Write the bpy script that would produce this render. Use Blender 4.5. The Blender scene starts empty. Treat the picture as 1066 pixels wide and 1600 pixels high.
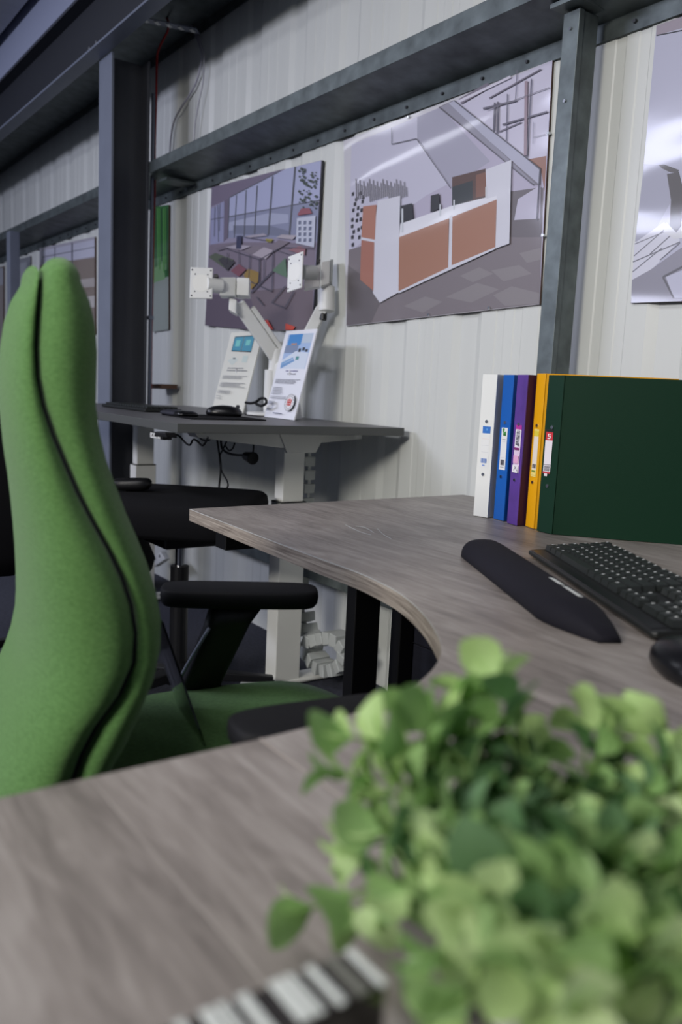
import bpy, bmesh, math, random
from mathutils import Vector, Matrix, Quaternion
V = Vector
C = bpy.context.scene
COL = C.collection
R = math.radians
random.seed(7)

# ------------------------------------------------------------------ camera
EYE = V((0.0, 0.0, 1.003))
F = 1332.0
_a = V((-947, -237, F)).normalized()
_d = V((-428, 9200, F)); _d = (_d - _a * _d.dot(_a)).normalized()
AX, AZ = -_a, -_d
AY = AZ.cross(AX)
def vec(x, y):                       # viewing direction (world) of photo pixel x, y
    c = V((x - 533.0, y - 800.0, F))
    return V((AX.dot(c), AY.dot(c), AZ.dot(c))).normalized()
FWD = V((AX.z, AY.z, AZ.z)).normalized()
RIGHT = V((AX.x, AY.x, AZ.x)).normalized()
def atz(x, y, z): r = vec(x, y); return EYE + r * ((z - EYE.z) / r.z)
def aty(x, y, w): r = vec(x, y); return EYE + r * (w / r.y)
def atx(x, y, w): r = vec(x, y); return EYE + r * (w / r.x)
def atd(x, y, D): r = vec(x, y); return EYE + r * (D / r.dot(FWD))

cam = bpy.data.cameras.new('camera'); camo = bpy.data.objects.new('camera', cam); COL.objects.link(camo)
UP = RIGHT.cross(FWD)
m = Matrix((RIGHT, UP, -FWD)).transposed().to_4x4(); m.translation = EYE
camo.matrix_world = m
cam.sensor_fit = 'VERTICAL'; cam.sensor_height = 36.0; cam.sensor_width = 24.0
cam.lens = F / 1600 * 36
cam.clip_start = 0.02; cam.clip_end = 60
cam.dof.use_dof = True; cam.dof.focus_distance = 1.85; cam.dof.aperture_fstop = 4.0
C.camera = camo

# ------------------------------------------------------------------ world, lights, exposure
w = bpy.data.worlds.new('world'); C.world = w; w.use_nodes = True
bg = w.node_tree.nodes['Background']; bg.inputs[0].default_value = (0.62, 0.70, 0.90, 1); bg.inputs[1].default_value = 0.26
def area(name, loc, target, sx, sy, power, col):
    l = bpy.data.lights.new(name, 'AREA'); l.shape = 'RECTANGLE'; l.size = sx; l.size_y = sy; l.energy = power; l.color = col
    o = bpy.data.objects.new(name, l); COL.objects.link(o); o.location = loc
    o.rotation_euler = (V(target) - V(loc)).to_track_quat('-Z', 'Y').to_euler()
    return o
area('daylight_door', (0.1, -3.6, 2.70), (-1.4, 1.4, 0.6), 1.2, 0.8, 36, (1.0, 0.965, 0.91)).data.spread = R(72)
area('roof_light', (-4.4, -3.2, 2.70), (-3.4, 1.4, 1.4), 2.2, 0.5, 118, (0.76, 0.79, 1.0))
area('batten_light', (-5.0, -0.65, 2.79), (-5.0, -0.60, 0.0), 1.4, 0.45, 26, (0.86, 0.89, 1.0))
area('desk_fill', (-0.9, -0.5, 2.79), (-0.9, -0.3, 0.0), 1.8, 0.30, 33, (0.95, 0.95, 1.0))  # unseen fill added above the desk for its sheen and brightness
C.view_settings.view_transform = 'Standard'; C.view_settings.look = 'None'
C.view_settings.gamma = 1.0; C.view_settings.use_curve_mapping = False
C.view_settings.exposure = -0.17

# ------------------------------------------------------------------ materials
def lin(c):
    return tuple(((v / 255) / 12.92 if v / 255 <= 0.04045 else ((v / 255 + 0.055) / 1.055) ** 2.4) for v in c)
M = {}
def mat(name, rgb, rough=0.5, metal=0.0, coat=0.0, noise=0.0, nscale=20.0, bump=0.0, bscale=200.0, spec=0.5, stretch=None, trans=0.0, ior=1.45, sheen=0.0):
    m = bpy.data.materials.new(name); m.use_nodes = True; nt = m.node_tree
    b = nt.nodes['Principled BSDF']
    col = (*lin(rgb), 1)
    b.inputs['Base Color'].default_value = col
    b.inputs['Roughness'].default_value = rough; b.inputs['Metallic'].default_value = metal
    b.inputs['Coat Weight'].default_value = coat; b.inputs['Specular IOR Level'].default_value = spec
    b.inputs['Transmission Weight'].default_value = trans; b.inputs['IOR'].default_value = ior
    b.inputs['Sheen Weight'].default_value = sheen
    tc = nt.nodes.new('ShaderNodeTexCoord')
    src = tc.outputs['Object']
    if stretch:
        mp = nt.nodes.new('ShaderNodeMapping'); mp.inputs['Scale'].default_value = stretch
        nt.links.new(src, mp.inputs[0]); src = mp.outputs[0]
    if noise:
        n = nt.nodes.new('ShaderNodeTexNoise'); n.inputs['Scale'].default_value = nscale; n.inputs['Detail'].default_value = 6
        nt.links.new(src, n.inputs['Vector'])
        mr = nt.nodes.new('ShaderNodeMapRange'); mr.inputs[1].default_value = 0.3; mr.inputs[2].default_value = 0.7
        mr.inputs[3].default_value = 1 - noise; mr.inputs[4].default_value = 1 + noise
        nt.links.new(n.outputs[0], mr.inputs[0])
        mx = nt.nodes.new('ShaderNodeVectorMath'); mx.operation = 'SCALE'; mx.inputs[0].default_value = col[:3]
        nt.links.new(mr.outputs[0], mx.inputs['Scale']); nt.links.new(mx.outputs[0], b.inputs['Base Color'])
    if bump:
        n2 = nt.nodes.new('ShaderNodeTexNoise'); n2.inputs['Scale'].default_value = bscale; n2.inputs['Detail'].default_value = 4
        nt.links.new(src, n2.inputs['Vector'])
        bp = nt.nodes.new('ShaderNodeBump'); bp.inputs['Strength'].default_value = bump; bp.inputs['Distance'].default_value = 0.002
        nt.links.new(n2.outputs[0], bp.inputs['Height']); nt.links.new(bp.outputs[0], b.inputs['Normal'])
    M[name] = m
    return m
mat('wall_paint', (208, 210, 205), 0.42, noise=0.03, nscale=3, stretch=(3, 3, 0.6))
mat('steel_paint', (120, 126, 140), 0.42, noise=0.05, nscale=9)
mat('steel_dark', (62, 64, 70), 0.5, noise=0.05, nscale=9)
mat('galvanised', (98, 106, 106), 0.45, metal=0.5, noise=0.32, nscale=16, bump=0.15, bscale=60)
mat('ceiling_board', (196, 198, 206), 0.7, noise=0.06, nscale=12)
mat('fascia_paint', (146, 152, 172), 0.6)
mat('beam_web_shade', (40, 42, 48), 0.55)
mat('joint_edge', (156, 148, 141), 0.5)
mat('dark_gap', (30, 31, 35), 0.8)
mat('carpet', (52, 54, 66), 0.95, noise=0.35, nscale=90, bump=0.6, bscale=420)
mat('white_metal', (232, 232, 226), 0.33, bump=0.05, bscale=500)
mat('white_plastic', (226, 227, 224), 0.4)
mat('grey_plastic', (186, 190, 188), 0.45)
mat('black_plastic', (20, 20, 22), 0.42, bump=0.12, bscale=900)
mat('black_satin', (14, 14, 17), 0.3)
mat('black_metal', (10, 10, 11), 0.5, spec=0.3)
mat('black_fabric', (17, 17, 20), 0.9, bump=0.4, bscale=700, spec=0.2)
mat('arm_pad', (15, 15, 18), 0.7, spec=.3, bump=0.15, bscale=600)
mat('wrist_fabric', (21, 20, 29), 0.78, bump=0.25, bscale=1200, spec=0.3)
mat('key_plastic', (40, 43, 42), 0.36)
mat('key_base', (27, 29, 28), 0.4)
mat('legend', (225, 228, 225), 0.5)
mat('chrome', (200, 202, 205), 0.18, metal=1.0)
mat('dark_panel', (36, 37, 48), 0.6, noise=0.15, nscale=6, stretch=(1, 1, 14))
mat('grey_top', (94, 93, 95), 0.42, noise=0.05, nscale=60)
mat('grey_edge', (78, 80, 79), 0.5)
mat('red_cable', (150, 24, 26), 0.5)
mat('pale_cable', (168, 166, 176), 0.5)
mat('black_cable', (12, 12, 14), 0.45)
mat('foam_board', (196, 186, 178), 0.7)
mat('board_edge', (84, 62, 50), 0.7)
mat('binder_white', (226, 227, 222), 0.35, bump=0.04, bscale=300)
mat('binder_blue', (20, 92, 176), 0.38, bump=0.05, bscale=300)
mat('binder_purple', (88, 56, 140), 0.5, noise=0.16, nscale=26, bump=0.1, bscale=300)
mat('binder_inner', (58, 22, 52), 0.6)
mat('binder_yellow', (232, 166, 12), 0.38, bump=0.05, bscale=300)
mat('binder_green', (4, 44, 26), 0.5, spec=.3, bump=0.12, bscale=900)
mat('binder_orange', (222, 140, 40), 0.5)
mat('paper', (232, 233, 238), 0.6)
mat('cream_paper', (222, 222, 212), 0.55)
mat('stem', (88, 116, 50), 0.6)
mat('white_pot', (226, 224, 216), 0.35)
mat('soil', (28, 30, 20), 0.95, noise=0.4, nscale=90)
mat('silver_strip', (226, 230, 224), 0.25, metal=0.15)
mat('dim_strip', (120, 120, 112), 0.3, metal=0.2)
mat('black_gloss', (12, 12, 12), 0.12, coat=0.6)
mat('strip_dark', (52, 49, 48), 0.25, coat=0.4)

# green felt with a mottled weave
def felt():
    m = mat('green_felt', (96, 156, 70), 0.95, spec=0.15, sheen=0.15)
    nt = m.node_tree; b = nt.nodes['Principled BSDF']; tc = nt.nodes['Texture Coordinate']
    n1 = nt.nodes.new('ShaderNodeTexNoise'); n1.inputs['Scale'].default_value = 180; n1.inputs['Detail'].default_value = 5; n1.inputs['Roughness'].default_value = .7
    mp = nt.nodes.new('ShaderNodeMapping'); mp.inputs['Scale'].default_value = (1, 1, 2.2); mp.inputs['Rotation'].default_value = (.3, .5, 0)
    nt.links.new(tc.outputs['Object'], mp.inputs[0]); nt.links.new(mp.outputs[0], n1.inputs['Vector'])
    r = nt.nodes.new('ShaderNodeValToRGB'); r.color_ramp.elements[0].position = .32; r.color_ramp.elements[1].position = .68
    r.color_ramp.elements[0].color = (*lin((72, 106, 56)), 1); r.color_ramp.elements[1].color = (*lin((92, 130, 74)), 1)
    nt.links.new(n1.outputs[0], r.inputs[0]); nt.links.new(r.outputs[0], b.inputs['Base Color'])
    bp = nt.nodes.new('ShaderNodeBump'); bp.inputs['Strength'].default_value = .5; bp.inputs['Distance'].default_value = .0015
    nt.links.new(n1.outputs[0], bp.inputs['Height']); nt.links.new(bp.outputs[0], b.inputs['Normal'])
felt()

def wood():
    m = bpy.data.materials.new('grey_oak'); m.use_nodes = True; nt = m.node_tree; L = nt.links; N = nt.nodes.new
    b = nt.nodes['Principled BSDF']; b.inputs['Roughness'].default_value = .42
    g = N('ShaderNodeNewGeometry')
    sep = N('ShaderNodeSeparateXYZ'); L.new(g.outputs['Position'], sep.inputs[0])
    # boards 0.135 m wide along X
    dv = N('ShaderNodeMath'); dv.operation = 'MULTIPLY_ADD'; dv.inputs[1].default_value = 1 / .135; dv.inputs[2].default_value = 0.62; L.new(sep.outputs['Y'], dv.inputs[0])
    fl = N('ShaderNodeMath'); fl.operation = 'FLOOR'; L.new(dv.outputs[0], fl.inputs[0])
    fr = N('ShaderNodeMath'); fr.operation = 'FRACT'; L.new(dv.outputs[0], fr.inputs[0])
    wn = N('ShaderNodeTexWhiteNoise'); wn.noise_dimensions = '1D'; L.new(fl.outputs[0], wn.inputs['W'])
    off = N('ShaderNodeCombineXYZ'); mu = N('ShaderNodeMath'); mu.operation = 'MULTIPLY'; mu.inputs[1].default_value = 17; L.new(wn.outputs[0], mu.inputs[0]); L.new(mu.outputs[0], off.inputs[0]); L.new(mu.outputs[0], off.inputs[2])
    add = N('ShaderNodeVectorMath'); L.new(g.outputs['Position'], add.inputs[0]); L.new(off.outputs[0], add.inputs[1])
    def noise(sc, scale, det, dist=0.0):
        mp = N('ShaderNodeMapping'); mp.inputs['Scale'].default_value = sc; L.new(add.outputs[0], mp.inputs[0])
        n = N('ShaderNodeTexNoise'); n.inputs['Scale'].default_value = scale; n.inputs['Detail'].default_value = det; n.inputs['Distortion'].default_value = dist
        L.new(mp.outputs[0], n.inputs['Vector']); return n.outputs[0]
    broad = noise((2.6, 10, 10), 1.5, 4, 1.2)
    fine = noise((5, 160, 160), 1.6, 4, .4)
    mid = noise((5, 30, 30), 1.8, 6, 2.2)
    # cathedral rings
    mp = N('ShaderNodeMapping'); mp.inputs['Scale'].default_value = (1.1, 9, 9); L.new(add.outputs[0], mp.inputs[0])
    n0 = N('ShaderNodeTexNoise'); n0.inputs['Scale'].default_value = 1.0; n0.inputs['Detail'].default_value = 1.5; L.new(mp.outputs[0], n0.inputs['Vector'])
    mm = N('ShaderNodeMath'); mm.operation = 'MULTIPLY'; mm.inputs[1].default_value = 55; L.new(n0.outputs[0], mm.inputs[0])
    sn = N('ShaderNodeMath'); sn.operation = 'SINE'; L.new(mm.outputs[0], sn.inputs[0])
    def comb(a, b_, wa, wb):
        x = N('ShaderNodeMath'); x.operation = 'MULTIPLY'; x.inputs[1].default_value = wa; L.new(a, x.inputs[0])
        y = N('ShaderNodeMath'); y.operation = 'MULTIPLY_ADD'; y.inputs[1].default_value = wb; L.new(b_, y.inputs[0]); L.new(x.outputs[0], y.inputs[2]); return y.outputs[0]
    s1 = comb(broad, fine, .46, .20); s2 = comb(s1, mid, 1.0, .36); s3 = comb(s2, sn.outputs[0], 1.0, .026)
    s4 = comb(s3, wn.outputs[0], 1.0, .08)
    rp = N('ShaderNodeValToRGB'); e = rp.color_ramp.elements
    e[0].position = .38; e[0].color = (*lin((104, 97, 92)), 1); e[1].position = .80; e[1].color = (*lin((172, 165, 159)), 1)
    k = e.new(.57); k.color = (*lin((138, 130, 124)), 1)
    L.new(s4, rp.inputs[0])
    # thin pale line between boards
    ln = N('ShaderNodeMath'); ln.operation = 'LESS_THAN'; ln.inputs[1].default_value = .014; L.new(fr.outputs[0], ln.inputs[0])
    mx = N('ShaderNodeMix'); mx.data_type = 'RGBA'; mx.inputs[7].default_value = (*lin((176, 168, 160)), 1)
    lf = N('ShaderNodeMath'); lf.operation = 'MULTIPLY'; lf.inputs[1].default_value = .35; L.new(ln.outputs[0], lf.inputs[0])
    L.new(lf.outputs[0], mx.inputs[0]); L.new(rp.outputs[0], mx.inputs[6]); L.new(mx.outputs[2], b.inputs['Base Color'])
    bp = N('ShaderNodeBump'); bp.inputs['Strength'].default_value = .25; bp.inputs['Distance'].default_value = .001; L.new(fine, bp.inputs['Height']); L.new(bp.outputs[0], b.inputs['Normal'])
    M['wood'] = m
    m2 = bpy.data.materials.new('oak_edging'); m2.use_nodes = True; nt = m2.node_tree; L = nt.links; N = nt.nodes.new
    b = nt.nodes['Principled BSDF']; b.inputs['Roughness'].default_value = .45
    g = N('ShaderNodeNewGeometry'); mp = N('ShaderNodeMapping'); mp.inputs['Scale'].default_value = (5, 5, 190); L.new(g.outputs['Position'], mp.inputs[0])
    n = N('ShaderNodeTexNoise'); n.inputs['Scale'].default_value = 2; n.inputs['Detail'].default_value = 5; L.new(mp.outputs[0], n.inputs['Vector'])
    rp = N('ShaderNodeValToRGB'); e = rp.color_ramp.elements; e[0].position = .3; e[0].color = (*lin((104, 94, 86)), 1); e[1].position = .7; e[1].color = (*lin((172, 162, 150)), 1)
    L.new(n.outputs[0], rp.inputs[0]); L.new(rp.outputs[0], b.inputs['Base Color'])
    M['wood_edge'] = m2
wood()

# printed art: one colour attribute, under a wavy clear film
def printmat(name, coat, wav, rough=.45):
    m = bpy.data.materials.new(name); m.use_nodes = True; nt = m.node_tree; N = nt.nodes.new; L = nt.links
    b = nt.nodes['Principled BSDF']; a = N('ShaderNodeVertexColor'); a.layer_name = 'Col'
    L.new(a.outputs[0], b.inputs['Base Color']); b.inputs['Roughness'].default_value = rough
    b.inputs['Coat Weight'].default_value = coat; b.inputs['Coat Roughness'].default_value = .10
    if wav:
        tc = N('ShaderNodeTexCoord'); mp = N('ShaderNodeMapping'); mp.inputs['Scale'].default_value = (1.3, 1, 3.0); mp.inputs['Rotation'].default_value = (0, R(8), 0); L.new(tc.outputs['Object'], mp.inputs[0])
        n = N('ShaderNodeTexNoise'); n.inputs['Scale'].default_value = 1.5; n.inputs['Detail'].default_value = .4; L.new(mp.outputs[0], n.inputs['Vector'])
        bp = N('ShaderNodeBump'); bp.inputs['Strength'].default_value = 1; bp.inputs['Distance'].default_value = wav; L.new(n.outputs[0], bp.inputs['Height'])
        L.new(bp.outputs[0], b.inputs['Coat Normal'])
    M[name] = m
printmat('poster_print', .55, .027)
printmat('flat_print', .1, 0, .5)

def leafmat(name, c1, c2):
    m = mat(name, c1, .5, spec=.4)
    nt = m.node_tree; b = nt.nodes['Principled BSDF']; N = nt.nodes.new; L = nt.links
    oi = N('ShaderNodeObjectInfo'); tc = nt.nodes['Texture Coordinate']
    sp = N('ShaderNodeSeparateXYZ'); L.new(tc.outputs['Object'], sp.inputs[0])
    n = N('ShaderNodeTexNoise'); n.inputs['Scale'].default_value = 120; L.new(tc.outputs['Object'], n.inputs['Vector'])
    ad = N('ShaderNodeMath'); ad.operation = 'MULTIPLY_ADD'; ad.inputs[1].default_value = .35; L.new(n.outputs[0], ad.inputs[0])
    rr = N('ShaderNodeMath'); rr.operation = 'MULTIPLY'; rr.inputs[1].default_value = .75; L.new(oi.outputs['Random'], rr.inputs[0]); L.new(rr.outputs[0], ad.inputs[2])
    mx = N('ShaderNodeMix'); mx.data_type = 'RGBA'; mx.inputs[6].default_value = (*lin(c1), 1); mx.inputs[7].default_value = (*lin(c2), 1)
    L.new(ad.outputs[0], mx.inputs[0]); L.new(mx.outputs[2], b.inputs['Base Color'])
    tr = N('ShaderNodeBsdfTranslucent'); L.new(mx.outputs[2], tr.inputs[0])
    ms = N('ShaderNodeMixShader'); ms.inputs[0].default_value = .35; out = nt.nodes['Material Output']
    L.new(b.outputs[0], ms.inputs[1]); L.new(tr.outputs[0], ms.inputs[2]); L.new(ms.outputs[0], out.inputs[0])
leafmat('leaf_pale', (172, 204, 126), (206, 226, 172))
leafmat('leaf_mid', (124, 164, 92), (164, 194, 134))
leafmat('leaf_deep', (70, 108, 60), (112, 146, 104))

def clear():
    m = bpy.data.materials.new('clear_acrylic'); m.use_nodes = True; nt = m.node_tree; N = nt.nodes.new
    nt.nodes.remove(nt.nodes['Principled BSDF'])
    tr = N('ShaderNodeBsdfTransparent'); tr.inputs[0].default_value = (.93, .95, .95, 1); gl = N('ShaderNodeBsdfGlossy'); gl.inputs[1].default_value = .08
    fr = N('ShaderNodeFresnel'); fr.inputs[0].default_value = 1.45; mx = N('ShaderNodeMixShader')
    nt.links.new(fr.outputs[0], mx.inputs[0]); nt.links.new(tr.outputs[0], mx.inputs[1]); nt.links.new(gl.outputs[0], mx.inputs[2]); nt.links.new(mx.outputs[0], nt.nodes['Material Output'].inputs[0])
    M['clear'] = m
clear()

# ------------------------------------------------------------------ mesh helpers
def origin(p):
    o = V((0, 0, 0))
    while p is not None: o += p.location; p = p.parent
    return o
class MB:
    def __init__(s): s.v = []; s.f = []; s.m = []; s.k = 0; s.c = []; s.col = None
    def add(s, vs, fs):
        o = len(s.v); s.v += [V(v) for v in vs]
        for f in fs: s.f.append([i + o for i in f]); s.m.append(s.k); s.c.append(s.col)
        return s
    def box(s, lo, hi, rz=0.0, c=None):
        x0, y0, z0 = lo; x1, y1, z1 = hi
        vs = [V(p) for p in ((x0, y0, z0), (x1, y0, z0), (x1, y1, z0), (x0, y1, z0), (x0, y0, z1), (x1, y0, z1), (x1, y1, z1), (x0, y1, z1))]
        if rz:
            c = V(c if c else ((x0 + x1) / 2, (y0 + y1) / 2, 0)); q = Matrix.Rotation(rz, 3, 'Z'); vs = [q @ (v - c) + c for v in vs]
        return s.add(vs, [(3, 2, 1, 0), (4, 5, 6, 7), (0, 1, 5, 4), (1, 2, 6, 5), (2, 3, 7, 6), (3, 0, 4, 7)])
    def prism(s, pts, off):                     # closed outline + thickness vector
        n = len(pts); off = V(off); a = [V(p) for p in pts]
        return s.add(a + [p + off for p in a], [list(range(n))[::-1], list(range(n, 2 * n))] + [(i, (i + 1) % n, (i + 1) % n + n, i + n) for i in range(n)])
    def bar(s, p0, p1, w_, h_, up=(0, 0, 1), w1=None, h1=None):   # rectangular bar between two points
        p0, p1 = V(p0), V(p1); d = (p1 - p0).normalized(); sd = d.cross(V(up)).normalized(); u = sd.cross(d)
        w1 = w1 or w_; h1 = h1 or h_; r = []
        for p, a, b in ((p0, w_, h_), (p1, w1, h1)):
            for i, j in ((-1, -1), (1, -1), (1, 1), (-1, 1)): r.append(p + sd * (i * a / 2) + u * (j * b / 2))
        return s.add(r, [(3, 2, 1, 0), (4, 5, 6, 7), (0, 1, 5, 4), (1, 2, 6, 5), (2, 3, 7, 6), (3, 0, 4, 7)])
    def cyl(s, p0, p1, r0, r1=None, n=16):
        r1 = r0 if r1 is None else r1; p0, p1 = V(p0), V(p1); d = (p1 - p0).normalized(); a = d.orthogonal().normalized(); b = d.cross(a)
        vs = [p + (a * math.cos(t) + b * math.sin(t)) * r for p, r in ((p0, r0), (p1, r1)) for t in [2 * math.pi * i / n for i in range(n)]]
        return s.add(vs, [list(range(n))[::-1], list(range(n, 2 * n))] + [(i, (i + 1) % n, (i + 1) % n + n, i + n) for i in range(n)])
    def tube(s, pts, r, n=8, smooth=True):
        P = [V(p) for p in pts]
        if smooth and len(P) > 2: P = spline(P)
        rings = []; a = None
        for i, p in enumerate(P):
            d = (P[min(i + 1, len(P) - 1)] - P[max(i - 1, 0)]).normalized()
            a = d.orthogonal().normalized() if a is None else (a - d * a.dot(d)).normalized()
            b = d.cross(a); rings.append([p + (a * math.cos(t) + b * math.sin(t)) * r for t in [2 * math.pi * k / n for k in range(n)]])
        return s.loft(rings)
    def loft(s, rings, cap=True, closed=True):
        n = len(rings[0]); vs = [p for r_ in rings for p in r_]; fs = []
        for j in range(len(rings) - 1):
            for i in range(n if closed else n - 1):
                k = (i + 1) % n; fs.append((j * n + i, j * n + k, (j + 1) * n + k, (j + 1) * n + i))
        if cap: fs.append(list(range(n))[::-1]); fs.append([(len(rings) - 1) * n + i for i in range(n)])
        return s.add(vs, fs)
    def build(s, name, mats, parent=None, bevel=0, smooth=False, seg=2, sub=0, loc=None, angle=40):
        me = bpy.data.meshes.new(name)
        o0 = origin(parent) if loc is None else V(loc)
        me.from_pydata([v - o0 for v in s.v], [], s.f)
        if isinstance(mats, str): mats = [mats]
        for q in mats: me.materials.append(M[q])
        for p, k in zip(me.polygons, s.m): p.material_index = k
        if any(c is not None for c in s.c):
            ca = me.color_attributes.new('Col', 'FLOAT_COLOR', 'CORNER'); li = 0
            for p, c in zip(me.polygons, s.c):
                for l in p.loop_indices: ca.data[l].color = (*lin(c), 1) if c else (1, 1, 1, 1)
        bm = bmesh.new(); bm.from_mesh(me); bmesh.ops.recalc_face_normals(bm, faces=bm.faces) if not s.col else None; bm.to_mesh(me); bm.free()
        o = bpy.data.objects.new(name, me); COL.objects.link(o)
        if parent is not None: o.parent = parent
        if loc is not None: o.location = loc
        if sub:
            x = o.modifiers.new('sub', 'SUBSURF'); x.levels = x.render_levels = sub
        if bevel:
            x = o.modifiers.new('bevel', 'BEVEL'); x.width = bevel; x.segments = seg; x.limit_method = 'ANGLE'; x.angle_limit = R(angle)
        if smooth or bevel:
            for p in me.polygons: p.use_smooth = True
            if not sub:
                x = o.modifiers.new('wn', 'WEIGHTED_NORMAL') if bevel else None
        return o
def spline(P, n=6):
    out = []
    for i in range(len(P) - 1):
        p0 = P[max(i - 1, 0)]; p1 = P[i]; p2 = P[i + 1]; p3 = P[min(i + 2, len(P) - 1)]
        for k in range(n):
            t = k / n; out.append(0.5 * ((2 * p1) + (p2 - p0) * t + (2 * p0 - 5 * p1 + 4 * p2 - p3) * t * t + (3 * p1 - p0 - 3 * p2 + p3) * t ** 3))
    return out + [P[-1]]
def thing(name, label, cat, loc, group=None):
    o = bpy.data.objects.new(name, None); COL.objects.link(o); o.location = loc; o.empty_display_size = .05
    return tag(o, label, cat, group)
def tag(o, label, cat, group=None):
    o['label'] = label; o['category'] = cat
    if group: o['group'] = group
    return o
def struct(o): o['kind'] = 'structure'; return o
def sell(L, W_, n=2.6, k=24):            # superellipse outline, unit direction list
    r = []
    for i in range(k):
        t = 2 * math.pi * i / k; c, s_ = math.cos(t), math.sin(t)
        r.append((math.copysign(abs(c) ** (2 / n), c) * L, math.copysign(abs(s_) ** (2 / n), s_) * W_))
    return r

# ================================================================== SETTING
WY = 1.75
b = MB(); b.box((-15, -5.2, -.1), (3.2, 1.80, 0)); struct(b.build('floor', 'carpet'))
# profiled steel wall lining: troughs every 0.333 m, small swages between
prof = []
x = -15.0; k0 = -1.206
xs = []
n = int((15 - 1.2) / .3333) + 1
for k in range(-n, 13):
    c = k0 + k * .3333
    if c - .17 < -15 or c + .17 > 3.2: continue
    xs += [(c - .150, 0), (c - .146, .002), (c - .120, .002), (c - .116, 0), (c - .060, 0), (c - .034, .011), (c + .034, .011), (c + .060, 0), (c + .116, 0), (c + .120, .002), (c + .146, .002), (c + .150, 0)]
xs = [(-15.0, 0)] + xs + [(3.2, 0)]
front = [(x_, WY + d_) for x_, d_ in xs]; back = [(x_, 1.80) for x_, _ in reversed(xs)]
b = MB()
nf = len(front)
vs = [(x_, y_, 0) for x_, y_ in front] + [(x_, y_, 3.0) for x_, y_ in front]
b.add(vs, [(i, i + 1, i + 1 + nf, i + nf) for i in range(nf - 1)])
b.box((-15, 1.79, 0), (3.2, 1.86, 3.0))
struct(b.build('wall_back', 'wall_paint'))
# ceiling with recessed panels
ce = MB().box((-15, -5.2, 2.90), (3.2, 1.80, 2.98)).build('ceiling', 'dark_gap'); struct(ce)
for i in range(9):
    for j in range(3):
        xa = -9.2 + i * 1.0; ya = -1.72 + j * 1.0
        if ya + .99 > 1.32: ya2 = 1.31
        else: ya2 = ya + .99
        MB().box((xa, ya, 2.835), (xa + .985, ya2, 2.905)).build('ceiling_panel', 'ceiling_board', ce, bevel=.003)
# Z girts
def girt(name, z0, dep=.18, x0=-14.5, x1=3.0, h=.048, web=.025, th=.004, m_='galvanised'):
    # wall flange z0..z0+.046, web sloping out and up, outer flange
    yw = WY - .003; yo = yw - dep
    pr = [(yw, z0), (yw - th, z0), (yw - th, z0 + .044), (yo, z0 + .044 + web), (yo, z0 + .046 + web + h), (yo + .016, z0 + .046 + web + h), (yo + .016, z0 + .046 + web + h - th), (yo + th, z0 + .046 + web + h - th), (yo + th, z0 + .048 + web), (yw, z0 + .048)]
    b = MB(); b.prism([(x0, y_, z_) for y_, z_ in pr], (x1 - x0, 0, 0))
    o = struct(b.build(name, m_, bevel=.002))
    return o
g1 = girt('trim_1', 1.855); g2 = girt('trim_2', 2.522, h=.06, m_='galvanised'); g3 = girt('trim_3', .288)
for i in range(46):                             # self-drilling screws in the wall flange
    xx = -8.2 + i * .1667
    for dx in (0,):
        MB().cyl((xx, WY - .007, 1.876), (xx, WY - .013, 1.876), .0055, .0045, 6).build('screw', 'steel_dark', g1)
# lighter joint plate / sleeve on the girt by the column
MB().box((-3.80, 1.60, 1.885), (-3.70, 1.745, 1.895)).build('cleat', 'galvanised', g1)
MB().box((-1.50, 1.60, 1.905), (-1.42, 1.70, 1.915)).build('cleat', 'galvanised', g1)

# painted steel column (H section)
t = thing('steel_column', 'thick grey painted steel column standing left of the grey desk', 'column', (-3.9, 1.48, 0))
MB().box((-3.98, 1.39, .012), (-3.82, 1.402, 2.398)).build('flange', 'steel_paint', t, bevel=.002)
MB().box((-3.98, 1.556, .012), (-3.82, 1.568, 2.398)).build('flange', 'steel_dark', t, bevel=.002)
MB().box((-3.905, 1.402, .012), (-3.895, 1.556, 2.398)).build('web', 'steel_dark', t)  # web and rear flange coloured darker for the shade in the recess
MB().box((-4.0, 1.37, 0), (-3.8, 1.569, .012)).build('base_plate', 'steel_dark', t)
# steel beam bolted in front of the column head, and the deck edge on it
t = thing('steel_beam', 'grey steel beam with shade-darkened web crossing the top left corner above the column', 'beam', (-6, 1.35, 2.40))
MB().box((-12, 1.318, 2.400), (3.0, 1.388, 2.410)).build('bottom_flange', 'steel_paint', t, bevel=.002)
MB().box((-12, 1.376, 2.410), (3.0, 1.388, 2.655)).build('web', 'beam_web_shade', t)  # dark colour puts the shade between the flanges into the web
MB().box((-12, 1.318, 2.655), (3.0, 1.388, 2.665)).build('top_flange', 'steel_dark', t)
for bx, by in ((-3.96, 1.342), (-3.87, 1.342)):
    MB().cyl((bx, by, 2.410), (bx, by, 2.424), .014, n=6).cyl((bx, by, 2.424), (bx, by, 2.44), .008, n=10).build('bolt', 'chrome', t, bevel=.001)
f_ = MB().box((-14.5, 1.315, 2.666), (3.0, 1.372, 2.899)).build('trim_4', 'fascia_paint', bevel=.003); struct(f_)

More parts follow.
